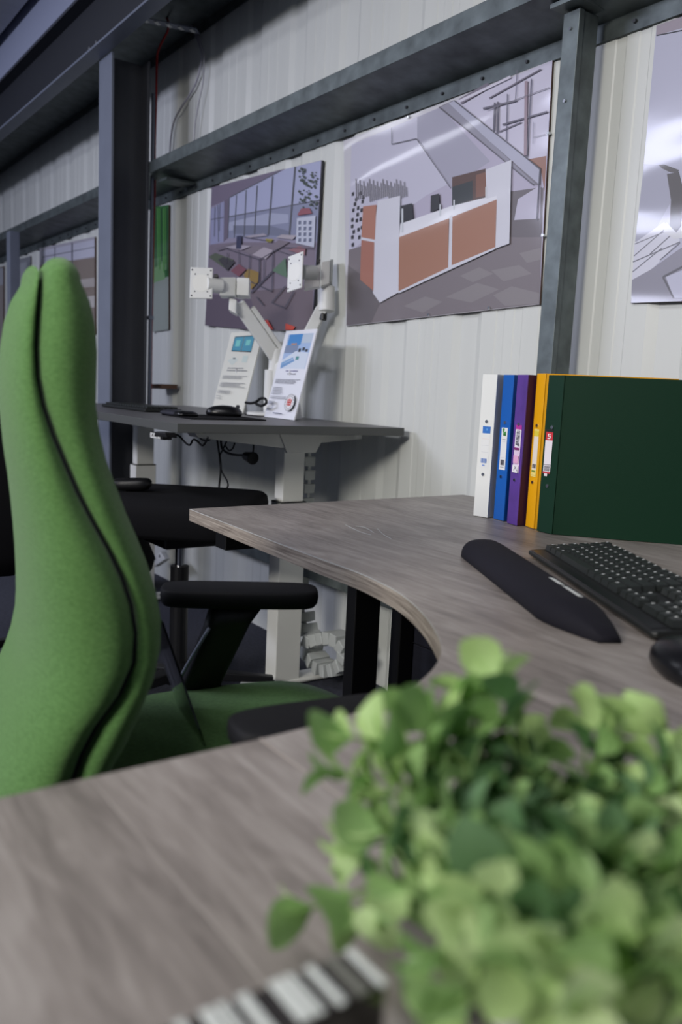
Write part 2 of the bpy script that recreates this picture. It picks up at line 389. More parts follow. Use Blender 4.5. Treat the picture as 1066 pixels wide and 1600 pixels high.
# galvanised post standing behind the binders
t = thing('steel_post', 'galvanised channel post running from behind the binders up to the wall rail', 'post', (-1.463, 1.67, 0))
b = MB(); pr = [(-1.411, 1.55), (-1.364, 1.55), (-1.364, 1.568), (-1.367, 1.568), (-1.367, 1.553), (-1.408, 1.553), (-1.408, 1.627), (-1.364, 1.627), (-1.364, 1.63), (-1.411, 1.63)]
MB().box((-1.488, 1.653, .0), (-1.4415, 1.705, 1.90)).build('channel', 'galvanised', t, bevel=.0025)
MB().box((-1.488, 1.635, .0), (-1.439, 1.653, 1.90)).build('front_lip', 'galvanised', t, bevel=.002)
for z_ in (1.86, 1.70):
    MB().cyl((-1.463, 1.635, z_), (-1.463, 1.631, z_), .004, n=6).build('rivet', 'chrome', t)
t = thing('steel_post', 'grey post on the wall behind the top of the green chair', 'post', (-6.02, 1.56, 0))
MB().box((-6.06, 1.50, 0), (-5.98, 1.565, 1.92)).build('channel', 'steel_paint', t, bevel=.003)

# conduit and cables by the column
t = thing('conduit', 'thin grey conduit running down the right edge of the steel column', 'conduit', (-3.83, 1.60, 0))
cd_ = [aty(x_, y_, 1.60) for x_, y_ in ((240, 130), (233, 740))]
MB().tube([V((cd_[0].x, 1.60, 2.28)), V((cd_[0].x, 1.60, .3))], .009, 10, False).build('pipe', 'steel_paint', t, smooth=True)
for z_ in (.55, 1.28, 1.95):
    MB().box((cd_[0].x - .015, 1.584, z_), (cd_[0].x + .015, 1.612, z_ + .018)).build('clip', 'steel_paint', t, bevel=.002)
rc = [aty(x_, y_, 1.625) for x_, y_ in ((243, 22), (256, 24), (263, 34), (262, 48), (255, 62), (247, 80), (245, 100), (244, 160), (242, 240), (242, 290), (240, 380), (237.5, 500), (236, 600), (233.5, 740))]
o = MB().tube(rc, .0050, 8).build('red_cable', 'red_cable', loc=tuple(rc[-1]), smooth=True)
tag(o, 'red cable running down beside the grey steel column', 'cable')
cb = [aty(x_, y_, 1.735) for x_, y_ in ((285, 26), (301, 45), (313, 75), (315, 95), (308, 125), (297, 147), (282, 170), (272, 190), (267, 215), (265, 245))]
o = MB().tube(cb, .0045, 8).build('pale_cable', 'pale_cable', loc=tuple(cb[0]), smooth=True)
tag(o, 'pale cable looping down the wall right of the steel column', 'cable')
cb = [aty(x_, y_, 1.725) for x_, y_ in ((284, 22), (300, 40), (316, 72), (319, 100), (317, 130), (310, 165), (305, 195), (303, 228))]
o = MB().tube(cb, .003, 8).build('thin_cable', 'pale_cable', loc=tuple(cb[0]), smooth=True)
tag(o, 'thinner second cable hanging right of the pale looping cable', 'cable')
t = thing('cable_tray', 'perforated metal tray fixed under the upper wall rail beside the column', 'tray', (-3.70, 1.60, 2.53))
p0 = V((-3.78, 1.50, 2.545)); p1 = V((-3.62, 1.70, 2.50))
MB().bar(p0, p1, .055, .004).build('strip', 'steel_paint', t)
for i in range(5):
    q = p0.lerp(p1, (i + .5) / 5); MB().bar(q - V((.010, -.013, 0)) - V((0, 0, .004)), q + V((.010, -.013, 0)) - V((0, 0, .004)), .016, .003).build('slot', 'white_metal', t)

# ================================================================== POSTERS
def poster(quad, art, name, label, T, plane=1.742, edge='board_edge', mp='poster_print', group=None, offs=.0):
    """quad/art given in crop coords, T maps them to the photo; every point is dropped on the wall plane"""
    Q = [aty(*T(*p), plane) for p in quad]
    base = V((sum(q.x for q in Q) / 4, plane, min(q.z for q in Q)))
    t = thing(name, label, 'poster', base, group)
    b = MB(); b.prism([q + V((0, .0005, 0)) for q in Q], (0, .0045, 0)); b.build('foam_board', ['board_edge'], t)
    # clip art to the sheet by construction; each layer sits 0.15 mm proud of the last
    b = MB()
    for i, (c, pts) in enumerate(art):
        b.col = c; P = [aty(*T(*p), plane) for p in pts]
        b.add([V((p.x, plane - .0004 - .00006 * i, p.z)) for p in P], [list(range(len(P)))])
    o = b.build('print', mp, t)
    return t, Q
def line(c, p, q, w_):
    d = V((q[0] - p[0], q[1] - p[1])); n_ = V((-d.y, d.x)).normalized() * w_ / 2
    return (c, [(p[0] + n_.x, p[1] + n_.y), (q[0] + n_.x, q[1] + n_.y), (q[0] - n_.x, q[1] - n_.y), (p[0] - n_.x, p[1] - n_.y)])

T2 = lambda u, v: (530 + u / 2.961, 90 + v / 2.961)
art = [((176, 170, 190), [(58, 402), (988, 12), (928, 1140), (35, 1240)]),
       ((190, 188, 205), [(58, 402), (362, 276), (362, 372), (505, 585), (400, 640), (45, 900)]),
       ((160, 158, 175), [(362, 276), (470, 230), (700, 480), (520, 600), (362, 378)]),
       ((196, 192, 210), [(540, 200), (988, 12), (960, 480), (935, 515)]),
       ((150, 112, 98), [(880, 470), (960, 455), (952, 620), (935, 520)]),
       ((120, 112, 116), [(35, 1240), (45, 890), (110, 870), (300, 940), (800, 700), (948, 600), (928, 1140)]),
       ((100, 94, 98), [(35, 1240), (42, 960), (110, 1010), (190, 1135), (150, 1226)]),
       ((104, 98, 102), [(795, 620), (940, 600), (936, 830), (795, 830)]),
       ((186, 182, 200), [(830, 655), (935, 590), (930, 745), (812, 752)]),
       ((120, 116, 126), [(460, 230), (530, 198), (938, 515), (935, 590), (900, 590)]),
       ((172, 172, 190), [(500, 215), (540, 198), (930, 520), (925, 585)]),
       ((142, 140, 154), [(470, 228), (510, 212), (915, 590), (880, 575)]),
       ]
for u, v in ((60, 625), (75, 650), (95, 622), (105, 660), (62, 700), (84, 690), (100, 700), (58, 745), (78, 748), (96, 742), (57, 775), (64, 800), (86, 790), (102, 780), (58, 825), (90, 825), (60, 860), (82, 720), (70, 672), (108, 640)):
    art.append(((50, 48, 56), [(u, v), (u + 11, v - 4), (u + 11, v + 13), (u, v + 16)]))
for u in range(80, 320, 9):
    art.append(line((128, 126, 134), (u, 560 + (u * 7) % 40), (u + 3, 640 + (u * 13) % 30), 4))
art += [line((70, 68, 76), (248, 326), (248, 402), 2), line((70, 68, 76), (248, 402), (362, 376), 3), line((70, 68, 76), (362, 376), (522, 606), 3),
        line((80, 78, 88), (538, 200), (935, 515), 5), line((80, 78, 88), (935, 515), (920, 750), 5), line((80, 78, 88), (470, 232), (905, 592), 3),
        line((120, 112, 126), (565, 205), (700, 128), 26), line((206, 202, 216), (560, 205), (800, 90), 12), line((110, 104, 118), (700, 190), (940, 55), 6),
        line((96, 92, 106), (672, 238), (828, 200), 9), line((96, 92, 106), (762, 312), (970, 252), 8), line((110, 104, 118), (745, 345), (850, 300), 5),
        line((90, 86, 100), (785, 170), (780, 385), 4), line((150, 130, 140), (872, 110), (868, 455), 14), line((90, 86, 100), (896, 100), (876, 460), 5),
        line((90, 86, 100), (727, 210), (722, 340), 8), line((90, 86, 100), (741, 206), (738, 350), 8), line((110, 104, 118), (830, 60), (822, 200), 3),
        line((120, 116, 128), (690, 245), (980, 140), 3), line((120, 116, 128), (905, 370), (962, 356), 2), line((120, 116, 128), (905, 300), (903, 400), 2),
        ((84, 60, 52), [(530, 555), (685, 515), (690, 655), (530, 700)]),
        ((44, 50, 52), [(530, 600), (625, 570), (625, 660), (530, 690)]),
        ((122, 82, 66), [(640, 545), (688, 530), (688, 640), (640, 650)]),
        ((206, 206, 216), [(185, 665), (290, 640), (285, 830), (285, 1085), (195, 1135), (163, 1090), (170, 800)]),
        ((220, 220, 228), [(290, 770), (520, 690), (740, 635), (738, 662), (520, 745), (285, 832)]),
        ((206, 206, 216), [(685, 520), (805, 475), (795, 862), (730, 885), (738, 640), (690, 655)]),
        ((206, 206, 216), [(282, 1068), (730, 872), (728, 888), (282, 1092)]),
        ((206, 206, 216), [(518, 735), (532, 730), (528, 965), (512, 972)]),
        ((160, 114, 92), [(285, 832), (516, 745), (512, 972), (282, 1082)]),
        ((160, 114, 92), [(532, 738), (737, 658), (730, 878), (528, 962)]),
        ((170, 116, 98), [(118, 690), (180, 682), (172, 845), (110, 832)]),
        ((162, 108, 92), [(110, 845), (170, 852), (165, 1080), (104, 1028)]),
        ((206, 206, 216), [(108, 832), (172, 844), (172, 856), (108, 844)]),
        ((38, 38, 44), [(290, 688), (345, 675), (352, 750), (290, 765)]),
        ((38, 38, 44), [(432, 640), (470, 630), (474, 700), (430, 718)]),
        line((200, 204, 210), (300, 700), (300, 810), 8), line((200, 204, 210), (475, 680), (475, 735), 7), line((200, 204, 210), (540, 660), (540, 705), 7), line((200, 204, 210), (688, 600), (688, 650), 6),
        ]
tl = [((132, 126, 128), p) for p in ([(495, 1108), (640, 1042), (742, 1072), (612, 1134)], [(705, 985), (835, 960), (892, 1000), (762, 1036)], [(835, 905), (936, 880), (934, 935), (870, 950)], [(715, 1100), (800, 1058), (928, 1090), (926, 1138), (770, 1150)], [(560, 1010), (650, 970), (715, 1000), (620, 1040)], [(300, 1150), (400, 1105), (480, 1130), (390, 1180)])]
art[6:6] = tl
P2, Q2 = poster([(22, 385), (988, 12), (928, 1142), (33, 1242)], [((196, 194, 200), [(22, 385), (988, 12), (928, 1142), (33, 1242)])] + art, 'wall_poster',
       'large wall poster of a reception counter with wooden panels, left of the galvanised post', T2)
for u, v in ((415, 1190), (695, 1158), (970, 350), (945, 822), (322, 275)):
    p = aty(*T2(u, v), 1.738); MB().cyl(p + V((0, .004, 0)), p - V((0, .004, 0)), .004, n=8).build('clip', 'chrome', P2)

T1 = lambda u, v: (300 + u / 4.635, 240 + v / 4.635)
BL, GR = (120, 122, 150), (92, 94, 104)
art = [((150, 144, 166), [(143, 245), (940, 48), (870, 1285), (95, 1245)]),
       ((120, 110, 130), [(143, 245), (680, 108), (560, 170), (275, 318), (235, 345), (140, 385)]),
       ((172, 176, 206), [(275, 318), (680, 112), (935, 52), (925, 340), (272, 455)]),
       ((140, 144, 170), [(272, 455), (920, 345), (910, 640), (600, 610), (260, 612)]),
       ((168, 172, 196), [(260, 500), (560, 430), (700, 440), (700, 500), (260, 560)]),
       ((120, 124, 146), [(300, 520), (560, 520), (700, 560), (700, 600), (300, 580)]),
       ((150, 152, 184), [(140, 400), (235, 345), (230, 640), (135, 660)]),
       ((112, 104, 122), [(235, 345), (275, 318), (262, 612), (230, 640)]),
       ((128, 118, 132), [(130, 660), (330, 640), (900, 650), (870, 1285), (95, 1245)]),
       ((98, 88, 102), [(110, 1020), (420, 1030), (520, 1285), (95, 1245)]),
       ((112, 100, 108), [(420, 1000), (880, 950), (870, 1285), (480, 1280)]),
       ]
for p, q, ww in (((325, 300), (308, 612), 7), ((395, 265), (380, 600), 8), ((475, 232), (455, 580), 9), ((588, 165), (556, 590), 12), ((750, 95), (708, 600), 14),
                 ((270, 458), (925, 338), 7), ((272, 330), (262, 612), 5), ((275, 318), (640, 128), 6), ((190, 372), (195, 640), 5), ((205, 365), (200, 560), 4), ((170, 385), (165, 600), 5), ((140, 478), (232, 462), 5)):
    art.append(line(GR, p, q, ww))
rr = random.Random(3)
for i in range(70):                               # tree seen through the printed window
    u = 780 + rr.random() * 140; v = 110 + rr.random() * 290; s_ = 5 + rr.random() * 8
    if u > 925 - (v - 60) * .05: continue
    art.append(((74, 84, 78), [(u, v - s_), (u + s_, v), (u, v + s_), (u - s_, v)]))
art += [((150, 90, 100), [(775, 440), (800, 400), (860, 395), (880, 435), (775, 450)]),
        ((196, 200, 216), [(770, 470), (905, 450), (895, 680), (762, 650)])]
for i in range(3):
    for j in range(4):
        art.append(((110, 116, 140), [(782 + i * 38, 490 + j * 42), (802 + i * 38, 488 + j * 42), (800 + i * 38, 514 + j * 42), (780 + i * 38, 516 + j * 42)]))
art += [((168, 160, 172), [(390, 600), (530, 580), (560, 596), (420, 612)]), ((176, 168, 176), [(620, 610), (660, 588), (770, 594), (740, 625)]),
        ((120, 112, 124), [(180, 690), (330, 640), (350, 660), (200, 706)]), ((172, 164, 176), [(250, 680), (340, 660), (440, 672), (370, 700)]),
        ((130, 120, 130), [(380, 710), (460, 668), (530, 680), (450, 735)]), ((176, 166, 176), [(445, 735), (530, 680), (612, 698), (545, 765)]),
        ((128, 118, 128), [(560, 690), (640, 625), (720, 640), (620, 705)]), ((90, 98, 84), [(130, 750), (180, 720), (310, 770), (270, 848)]),
        ((70, 68, 74), [(200, 770), (235, 750), (322, 785), (265, 850)]), ((130, 84, 96), [(290, 850), (350, 800), (405, 840), (350, 892)]),
        ((150, 124, 70), [(385, 880), (420, 835), (495, 860), (490, 930), (440, 985)]), ((98, 124, 104), [(592, 850), (690, 755), (700, 900)]),
        ((150, 108, 116), [(710, 700), (790, 672), (835, 690), (830, 740)]), ((60, 62, 90), [(335, 600), (372, 595), (368, 690), (330, 690)]),
        ((196, 66, 54), [(495, 1215), (560, 1205), (600, 1272), (520, 1270)]), ((200, 74, 56), [(690, 1230), (760, 1255), (745, 1278), (688, 1276)]), ((160, 150, 50), [(545, 620), (600, 622), (585, 645), (550, 640)])]
for p, q, ww in (((260, 690), (500, 770), 6), ((500, 770), (640, 690), 6), ((500, 770), (498, 940), 7), ((600, 700), (590, 1000), 6), ((430, 735), (425, 900), 5), ((535, 770), (530, 920), 4), ((350, 700), (352, 800), 4), ((440, 1010), (600, 850), 9), ((440, 930), (590, 1000), 8), ((480, 1040), (530, 1100), 8), ((590, 1080), (690, 960), 7), ((690, 1110), (750, 1000), 7), ((650, 680), (900, 690), 4), ((385, 605), (600, 640), 4), ((270, 720), (265, 800), 4), ((620, 700), (800, 760), 4), ((590, 1080), (690, 1120), 8)):
    art.append(line((78, 76, 88), p, q, ww))
P1, Q1 = poster([(143, 245), (940, 48), (870, 1285), (95, 1245)], art, 'wall_poster', 'wall poster of a tall glazed classroom with tables, above the two desk signs', T1)
p = [aty(*T1(u, v), 1.741) for u, v in ((940, 48), (952, 50), (882, 1285), (870, 1285))]
MB().prism(p, (0, .003, 0)).build('side_edge', 'black_plastic', P1)

T3 = lambda u, v: (960 + u / 3.2, 0 + v / 3.2)
art = [((178, 178, 196), [(212, 128), (1500, -323), (1500, 1464), (85, 1515)]),
       ((150, 140, 150), [(212, 128), (1500, -323), (1500, -190), (210, 178)]),
       ((160, 160, 176), [(150, 820), (270, 830), (290, 1000), (200, 1160), (105, 1210)]),
       ((204, 204, 216), [(103, 1215), (250, 1110), (330, 1200), (150, 1390), (90, 1400)]),
       ((140, 138, 150), [(90, 1400), (180, 1350), (335, 1240), (520, 1150), (1500, 1050), (1500, 1464), (85, 1515)]),
       ((88, 84, 82), [(222, 825), (250, 822), (325, 850), (320, 865), (280, 862), (240, 842)]),
       ((84, 80, 78), [(265, 870), (325, 860), (345, 940), (335, 1130), (312, 1160), (278, 1130), (285, 1000)]),
       ((206, 206, 212), [(280, 1130), (312, 1165), (340, 1130), (345, 1190), (300, 1195), (250, 1160), (262, 1110)]),
       line((60, 60, 66), (212, 178), (520, 118), 6), line((120, 120, 128), (105, 1220), (250, 1160), 4), line((120, 120, 128), (100, 1280), (250, 1150), 4),
       line((120, 120, 128), (95, 1310), (330, 1210), 5), line((120, 120, 128), (92, 1360), (240, 1240), 4), line((120, 120, 128), (230, 1300), (330, 1215), 4), line((120, 120, 128), (180, 1270), (280, 1180), 4),
       ((186, 186, 204), [(260, 1385), (345, 1350), (345, 1490), (300, 1490)]),
       line((100, 98, 104), (245, 1385), (345, 1332), 9), line((100, 98, 104), (245, 1385), (300, 1492), 9),
       line((100, 98, 104), (345, 1332), (520, 1300), 9)]
poster([(212, 128), (1500, -323), (1500, 1464), (82, 1516)], art, 'wall_poster', 'wall poster of a pale office chair, cut off by the right edge of the photo', T3)
T0 = lambda u, v: (u, v)
art = [((44, 104, 50), [(238, 324), (263.5, 320), (263.5, 515), (238, 519)]), ((150, 158, 150), [(238, 440), (263.5, 432), (263.5, 515), (238, 519)]),
       ((96, 140, 92), [(238, 405), (263, 398), (263, 420), (238, 430)]), ((120, 160, 110), [(240, 420), (256, 410), (258, 436), (240, 442)])]
for i in range(8): art.append(line(((70, 136, 56), (30, 78, 40), (84, 150, 70))[i % 3], (240.5 + i * 3, 325), (241 + i * 3, 400 + (i * 17) % 30), 1.6))
poster([(236, 324), (264, 320), (264, 515), (236, 519)], art, 'wall_poster', 'green woodland poster showing just right of the grey steel column', T0)
art = [((176, 172, 184), [(62, 388), (148, 370), (148, 520), (62, 540)]), ((196, 196, 212), [(66, 392), (148, 374), (148, 400), (66, 415)]),
       ((132, 118, 108), [(62, 415), (148, 402), (148, 520), (62, 540)]), ((180, 172, 168), [(100, 440), (148, 434), (148, 448), (100, 452)]), ((190, 184, 180), [(80, 470), (148, 462), (148, 480), (80, 490)]),
       line((80, 80, 92), (113, 380), (113, 520), 2), line((90, 90, 100), (86, 386), (86, 530), 1.2), line((80, 80, 92), (66, 402), (148, 386), 1)]
poster([(62, 388), (149, 370), (149, 522), (62, 542)], art, 'wall_poster', 'blurred brown and grey poster between the green chair head and the steel column', T0)
art = [((120, 122, 130), [(20, 408), (48, 400), (48, 560), (20, 570)]), ((150, 152, 160), [(30, 412), (42, 409), (42, 480), (30, 485)]), ((100, 98, 104), [(20, 480), (48, 474), (48, 560), (20, 570)])]
poster([(20, 408), (48, 400), (48, 560), (20, 570)], art, 'wall_poster', 'small grey poster directly left of the green chair head', T0)
art = [((126, 108, 100), [(-60, 430), (5, 418), (5, 560), (-60, 575)]), ((150, 150, 160), [(-60, 430), (5, 418), (5, 445), (-60, 458)])]
poster([(-60, 430), (6, 416), (6, 562), (-60, 577)], art, 'wall_poster', 'brownish poster cut off by the left edge of the photo', T0)

# ================================================================== MAIN DESK (grey oak, curved)
ZT = .73; TH = .026
curve = [(-1.681, .792), (-1.528, .782), (-1.345, .770), (-1.148, .760), (-1.014, .755), (-.933, .743), (-.867, .726), (-.786, .691), (-.717, .652), (-.666, .616), (-.626, .575), (-.593, .526), (-.567, .467), (-.556, .423), (-.549, .366), (-.547, .3235)]
sp = [tuple(p)[:2] for p in spline([V((x_, y_, 0)) for x_, y_ in curve], 4)]
outline = sp + [(.55, .3235), (.55, 1.622), (-1.705, 1.622)]
t = thing('curved_desk', 'large curved corner desk top in grey oak finish under the ring binders', 'desk', (-1.1, 1.2, 0))
def slab(pts, name, par, z1=ZT):
    b = MB(); n_ = len(pts); e = .0012
    # chamfered edging: three levels
    lo = [(x_, y_, z1 - TH) for x_, y_ in pts]; hi = [(x_, y_, z1 - e) for x_, y_ in pts]
    vs = lo + hi; b.k = 1
    b.add(vs, [(i, (i + 1) % n_, (i + 1) % n_ + n_, i + n_) for i in range(n_)])
    b.k = 0; b.add([(x_, y_, z1) for x_, y_ in pts], [list(range(n_))]); b.add(lo, [list(range(n_))[::-1]])
    b.k = 2; b.add(hi + [(x_, y_, z1) for x_, y_ in pts], [(i, (i + 1) % n_, (i + 1) % n_ + n_, i + n_) for i in range(n_)])
    o = b.build(name, ['wood', 'wood_edge', 'grey_plastic'], par)
    # weld duplicate rings, soften the arris
    bm = bmesh.new(); bm.from_mesh(o.data); bmesh.ops.remove_doubles(bm, verts=bm.verts, dist=1e-5); bmesh.ops.recalc_face_normals(bm, faces=bm.faces); bm.to_mesh(o.data); bm.free()
    return o
slab(outline, 'desk_top', t)
MB().bar((-1.645, .85, .674), (-1.645, 1.55, .674), .05, .06).build('side_rail', 'black_metal', t, bevel=.003)
MB().box((-1.62, 1.56, .65), (.45, 1.60, .70)).build('back_rail', 'black_metal', t, bevel=.003)
MB().box((-1.655, 1.205, .0), (-1.615, 1.283, .644)).build('leg', 'black_metal', t, bevel=.004)
MB().box((-1.655, 1.350, .0), (-1.615, 1.395, .644)).build('leg', 'black_metal', t, bevel=.004)
MB().box((-1.655, 1.0, .0), (-1.60, 1.52, .03)).build('foot', 'black_metal', t, bevel=.004)
MB().box((.40, 1.2, .0), (.44, 1.28, .70)).build('leg', 'black_metal', t, bevel=.004)
for i in range(4):
    MB().box((-1.655, 1.400, .09 + i * .137), (.38, 1.416, .224 + i * .137)).build('modesty_panel', 'dark_panel', t, bevel=.002)

t = thing('return_desk', 'near section of desk top in grey oak finish that joins the curved desk', 'desk', (0, 0, 0))
slab([(-.5475, .3215), (-.548, -.75), (.55, -.75), (.55, .3215)], 'desk_top', t, ZT - .0004)
MB().box((-.50, .02, 0), (-.46, .09, ZT - TH - .002)).build('leg', 'black_metal', t, bevel=.004)
MB().box((.46, -.6, 0), (.50, -.53, ZT - TH - .002)).build('leg', 'black_metal', t, bevel=.004)
o = MB().box((-.5478, .3215, ZT - .02), (.55, .3235, ZT + .0002)).build('joint_strip', 'joint_edge', t)

# ================================================================== GREEN CHAIR
HD = R(79); ch = V((math.cos(HD), math.sin(HD), 0)); cl = V((-ch.y, ch.x, 0)); C0 = V((-.97, .58, 0))
def cp(s_, l_, z_): return C0 + ch * s_ + cl * l_ + V((0, 0, z_))
TAB = [(.38, -.405, -.288, -.243, .19), (.44, -.4091, -.29, -.2457, .206), (.4695, -.4033, -.2906, -.2463, .2104), (.499, -.3935, -.2914, -.2446, .2149), (.5286, -.3836, -.2915, -.2381, .216), (.5581, -.3725, -.2886, -.2316, .2169),
       (.5876, -.3612, -.2813, -.2174, .2179), (.6171, -.3505, -.2719, -.2005, .2189), (.6467, -.3375, -.257, -.1887, .2199), (.6762, -.3286, -.2326, -.1756, .2156), (.7057, -.3232, -.2172, -.1687, .2107), (.7352, -.3214, -.2145, -.1682, .2058),
       (.7648, -.3217, -.2182, -.1737, .2009), (.7943, -.3228, -.2276, -.183, .196), (.8238, -.3247, -.241, -.1947, .1887), (.8533, -.3272, -.2566, -.2073, .1808), (.8829, -.3303, -.2708, -.2182, .1729), (.9124, -.3344, -.2827, -.2289, .165),
       (.9419, -.3372, -.2944, -.2354, .1572), (.9714, -.34, -.3034, -.2391, .1507), (1.001, -.3398, -.3084, -.238, .1448), (1.0305, -.3377, -.3091, -.2371, .1389), (1.06, -.3333, -.3072, -.2392, .132), (1.085, -.3255, -.3046, -.2452, .1245), (1.105, -.314, -.302, -.2551, .1167)]
def outl(s_, sr, sf, w_, n_=2.6):
    m_ = (sr + sf) / 2; L_ = (sf - sr) / 2
    return w_ * max(0.0, 1 - min(1, abs((s_ - m_) / L_)) ** n_) ** (1 / n_)
def cushion(front):
    rows = []
    K = 16
    tab = list(TAB)
    for (z_, sr, ss, sf, w_) in tab:
        a, b_ = (ss + .0015, sf) if front else (sr, ss - .0015)
        r_ = min(.030, (b_ - a) * .55); pts = []
        full = []
        for k in range(K + 1):                                 # cosine spacing
            u = .5 - .5 * math.cos(math.pi * k / K); s_ = a + (b_ - a) * u; o_ = outl(s_, sr, sf, w_)
            e = (r_ - (s_ - a)) if front else (r_ - (b_ - s_))
            if e > 0: o_ -= r_ * 1.0 * (1 - math.sqrt(max(0, 1 - (e / r_) ** 2)))
            full.append((s_, max(o_, .002)))
        ring = [(s_, -o_) for s_, o_ in full] + [(s_, o_) for s_, o_ in reversed(full)]
        rows.append((z_, ring, (a + b_) / 2))
    # rounded top
    z_, ring, mid = rows[-1]; top = .026 if front else .015
    base = rows.pop()
    for u in (0, .3, .55, .75, .9, .98, 1.0):
        k = math.sqrt(max(0, 1 - u * u)); k = max(k, .03)
        rows.append((z_ + top * u, [(mid + (a - mid) * k, l_ * (.35 + .65 * k) if u < 1 else l_ * .2) for a, l_ in ring], mid))
    return [[cp(s_, l_, zz) for s_, l_ in rg] for zz, rg, _ in rows]
t = thing('office_chair', 'green high-backed office chair with black arms at the curved desk', 'chair', (C0.x, C0.y, 0))
MB().loft(cushion(False)).build('back_shell', 'green_felt', t, smooth=True)
MB().loft(cushion(True)).build('back_cushion', 'green_felt', t, smooth=True)
# dark core deep in the seam, its colour standing for the groove's shade
core = []
for (z_, sr, ss, sf, w_) in TAB[:-1]:
    o_ = outl(ss, sr, sf, w_) - .024
    core.append([cp(ss + a, l_, z_) for a, l_ in ((-.006, -o_), (.006, -o_), (.006, o_), (-.006, o_))])
MB().loft(core).build('seam', 'dark_gap', t)
# seat
rings = []
for dz, k in ((-.055, .90), (-.045, .97), (-.02, 1.0), (.0, .995), (.012, .97), (.020, .90), (.024, .75), (.026, .4), (.0262, .02)):
    pts = []
    for a, l_ in sell(.235 * k, .245 * k, 3.4, 40):
        dip = .012 * (1 - (l_ / .245) ** 2) if k < .93 else 0
        drop = -.034 * max(0, (a - .09) / .14) ** 2 if a > .09 else 0
        pts.append(cp(-.005 + a, l_, .498 + dz + drop - dip * 0))
    rings.append(pts)
MB().loft(rings).build('seat', 'green_felt', t, smooth=True)
rings = [[cp(.0 + a, l_, z_) for a, l_ in sell(.20 * k, .21 * k, 3, 28)] for z_, k in ((.385, .7), (.40, .95), (.435, 1.0))]
MB().loft(rings).build('seat_pan', 'black_plastic', t, smooth=True)
MB().cyl(cp(0, 0, .12), cp(0, 0, .386), .026, n=20).build('gas_lift', 'black_metal', t, smooth=False)
MB().bar(cp(-.10, 0, .40), cp(-.34, 0, .40), .07, .02).bar(cp(-.335, 0, .40), cp(-.335, 0, .50), .07, .02, up=(1, 0, 0)).build('back_bracket', 'black_metal', t)
def armrest(p_back, p_front, wd, z0, th, par, stem=None):
    """pad from back point to front point"""
    d = (p_front - p_back); L_ = d.length; d.normalize(); sd = V((0, 0, 1)).cross(d)
    mid = (p_back + p_front) / 2; rr_ = []
    for z_, k in ((0, .86), (.25, .97), (.6, 1.0), (.85, .985), (.95, .95), (1.0, .88)):
        inset = (1 - k) * wd / 2 * 1.0
        rr_.append([mid + d * (a if a < 0 else a) + sd * l_ + V((0, 0, z0 + th * z_)) for a, l_ in sell(L_ / 2 - inset, wd / 2 - inset, 4.2, 36)])
    return MB().loft(rr_).build('arm_pad', 'arm_pad', par, smooth=True, bevel=0)
# far (left-hand) arm
pa = atz(262, 934, .672); pb_ = atz(474, 924, .672)
pad_dir = V((math.cos(R(62)), math.sin(R(62)), 0))
pc = (atz(275, 911, .69) + atz(262, 928, .69) + atz(478, 925, .69) + atz(455, 907, .69)) / 4; pc.z = 0; pc += RIGHT * .006
A1 = armrest(pc - pad_dir * .122, pc + pad_dir * .122, .082, .664, .027, t)
st = atz(352, 950, .655)
def stem(topc, botc, par):
    rings = []
    for u, w0, h0 in ((0, .085, .035), (.12, .072, .035), (.5, .066, .032), (.85, .068, .03), (1, .075, .03)):
        p = topc.lerp(botc, u); bow = V((ch.x, ch.y, 0)) * (-.012 * math.sin(math.pi * u))
        rings.append([p + bow + ch * a + cl * l_ for a, l_ in sell(w0 / 2, h0 / 2, 3.5, 20)])
    o = MB().loft(rings).build('arm_stem', 'black_plastic', par, smooth=True)
    return o
s0 = V((pc.x, pc.y, .660)) - pad_dir * .005; s1 = cp(-.05, .262, .40)
stem(s0, s1, t)
MB().bar(s1 + V((0, 0, .01)), cp(-.05, .10, .40), .07, .022).build('arm_bracket', 'black_metal', t)
e0 = s0 - ch * .045 + V((0, 0, -.03)); e1 = s1 - ch * .040 + V((0, 0, .03))
MB().tube([e0 - cl * .008, e0.lerp(e1, .5) - ch * .012 - cl * .010, e1 - cl * .012], .0028, 6).build('stem_trim', 'steel_paint', t, smooth=True)
# near (right-hand) arm
pn = V((-.672, .500, 0)); nd = V((math.cos(R(80)), math.sin(R(80)), 0))
armrest(pn - nd * .126, pn + nd * .126, .082, .650, .028, t)
s0 = V((pn.x, pn.y, .645)); s1 = cp(-.05, -.262, .40)
stem(s0, s1, t)
MB().bar(s1 + V((0, 0, .01)), cp(-.05, -.10, .40), .07, .022).build('arm_bracket', 'black_metal', t)
def star_base(c, par, rot=0.0, rad=.30, z0=.10):
    for k in range(5):
        a = rot + 2 * math.pi * k / 5; d = V((math.cos(a), math.sin(a), 0))
        MB().bar(c + V((0, 0, z0)) + d * .02, c + V((0, 0, .075)) + d * rad, .05, .035, w1=.028, h1=.02).build('base_arm', 'black_plastic', par, bevel=.004)
        e = c + d * rad; sd = V((-d.y, d.x, 0))
        MB().cyl(e + V((0, 0, .028)) - sd * .022, e + V((0, 0, .028)) - sd * .006, .028, n=16).cyl(e + V((0, 0, .028)) + sd * .006, e + V((0, 0, .028)) + sd * .022, .028, n=16).cyl(e + V((0, 0, .03)), e + V((0, 0, .07)), .006, n=8).build('castor', 'black_plastic', par)
    MB().cyl(c + V((0, 0, z0 - .03)), c + V((0, 0, z0 + .04)), .04, .034, n=20).build('base_hub', 'black_plastic', par)
star_base(V((C0.x, C0.y, 0)), t, .4)
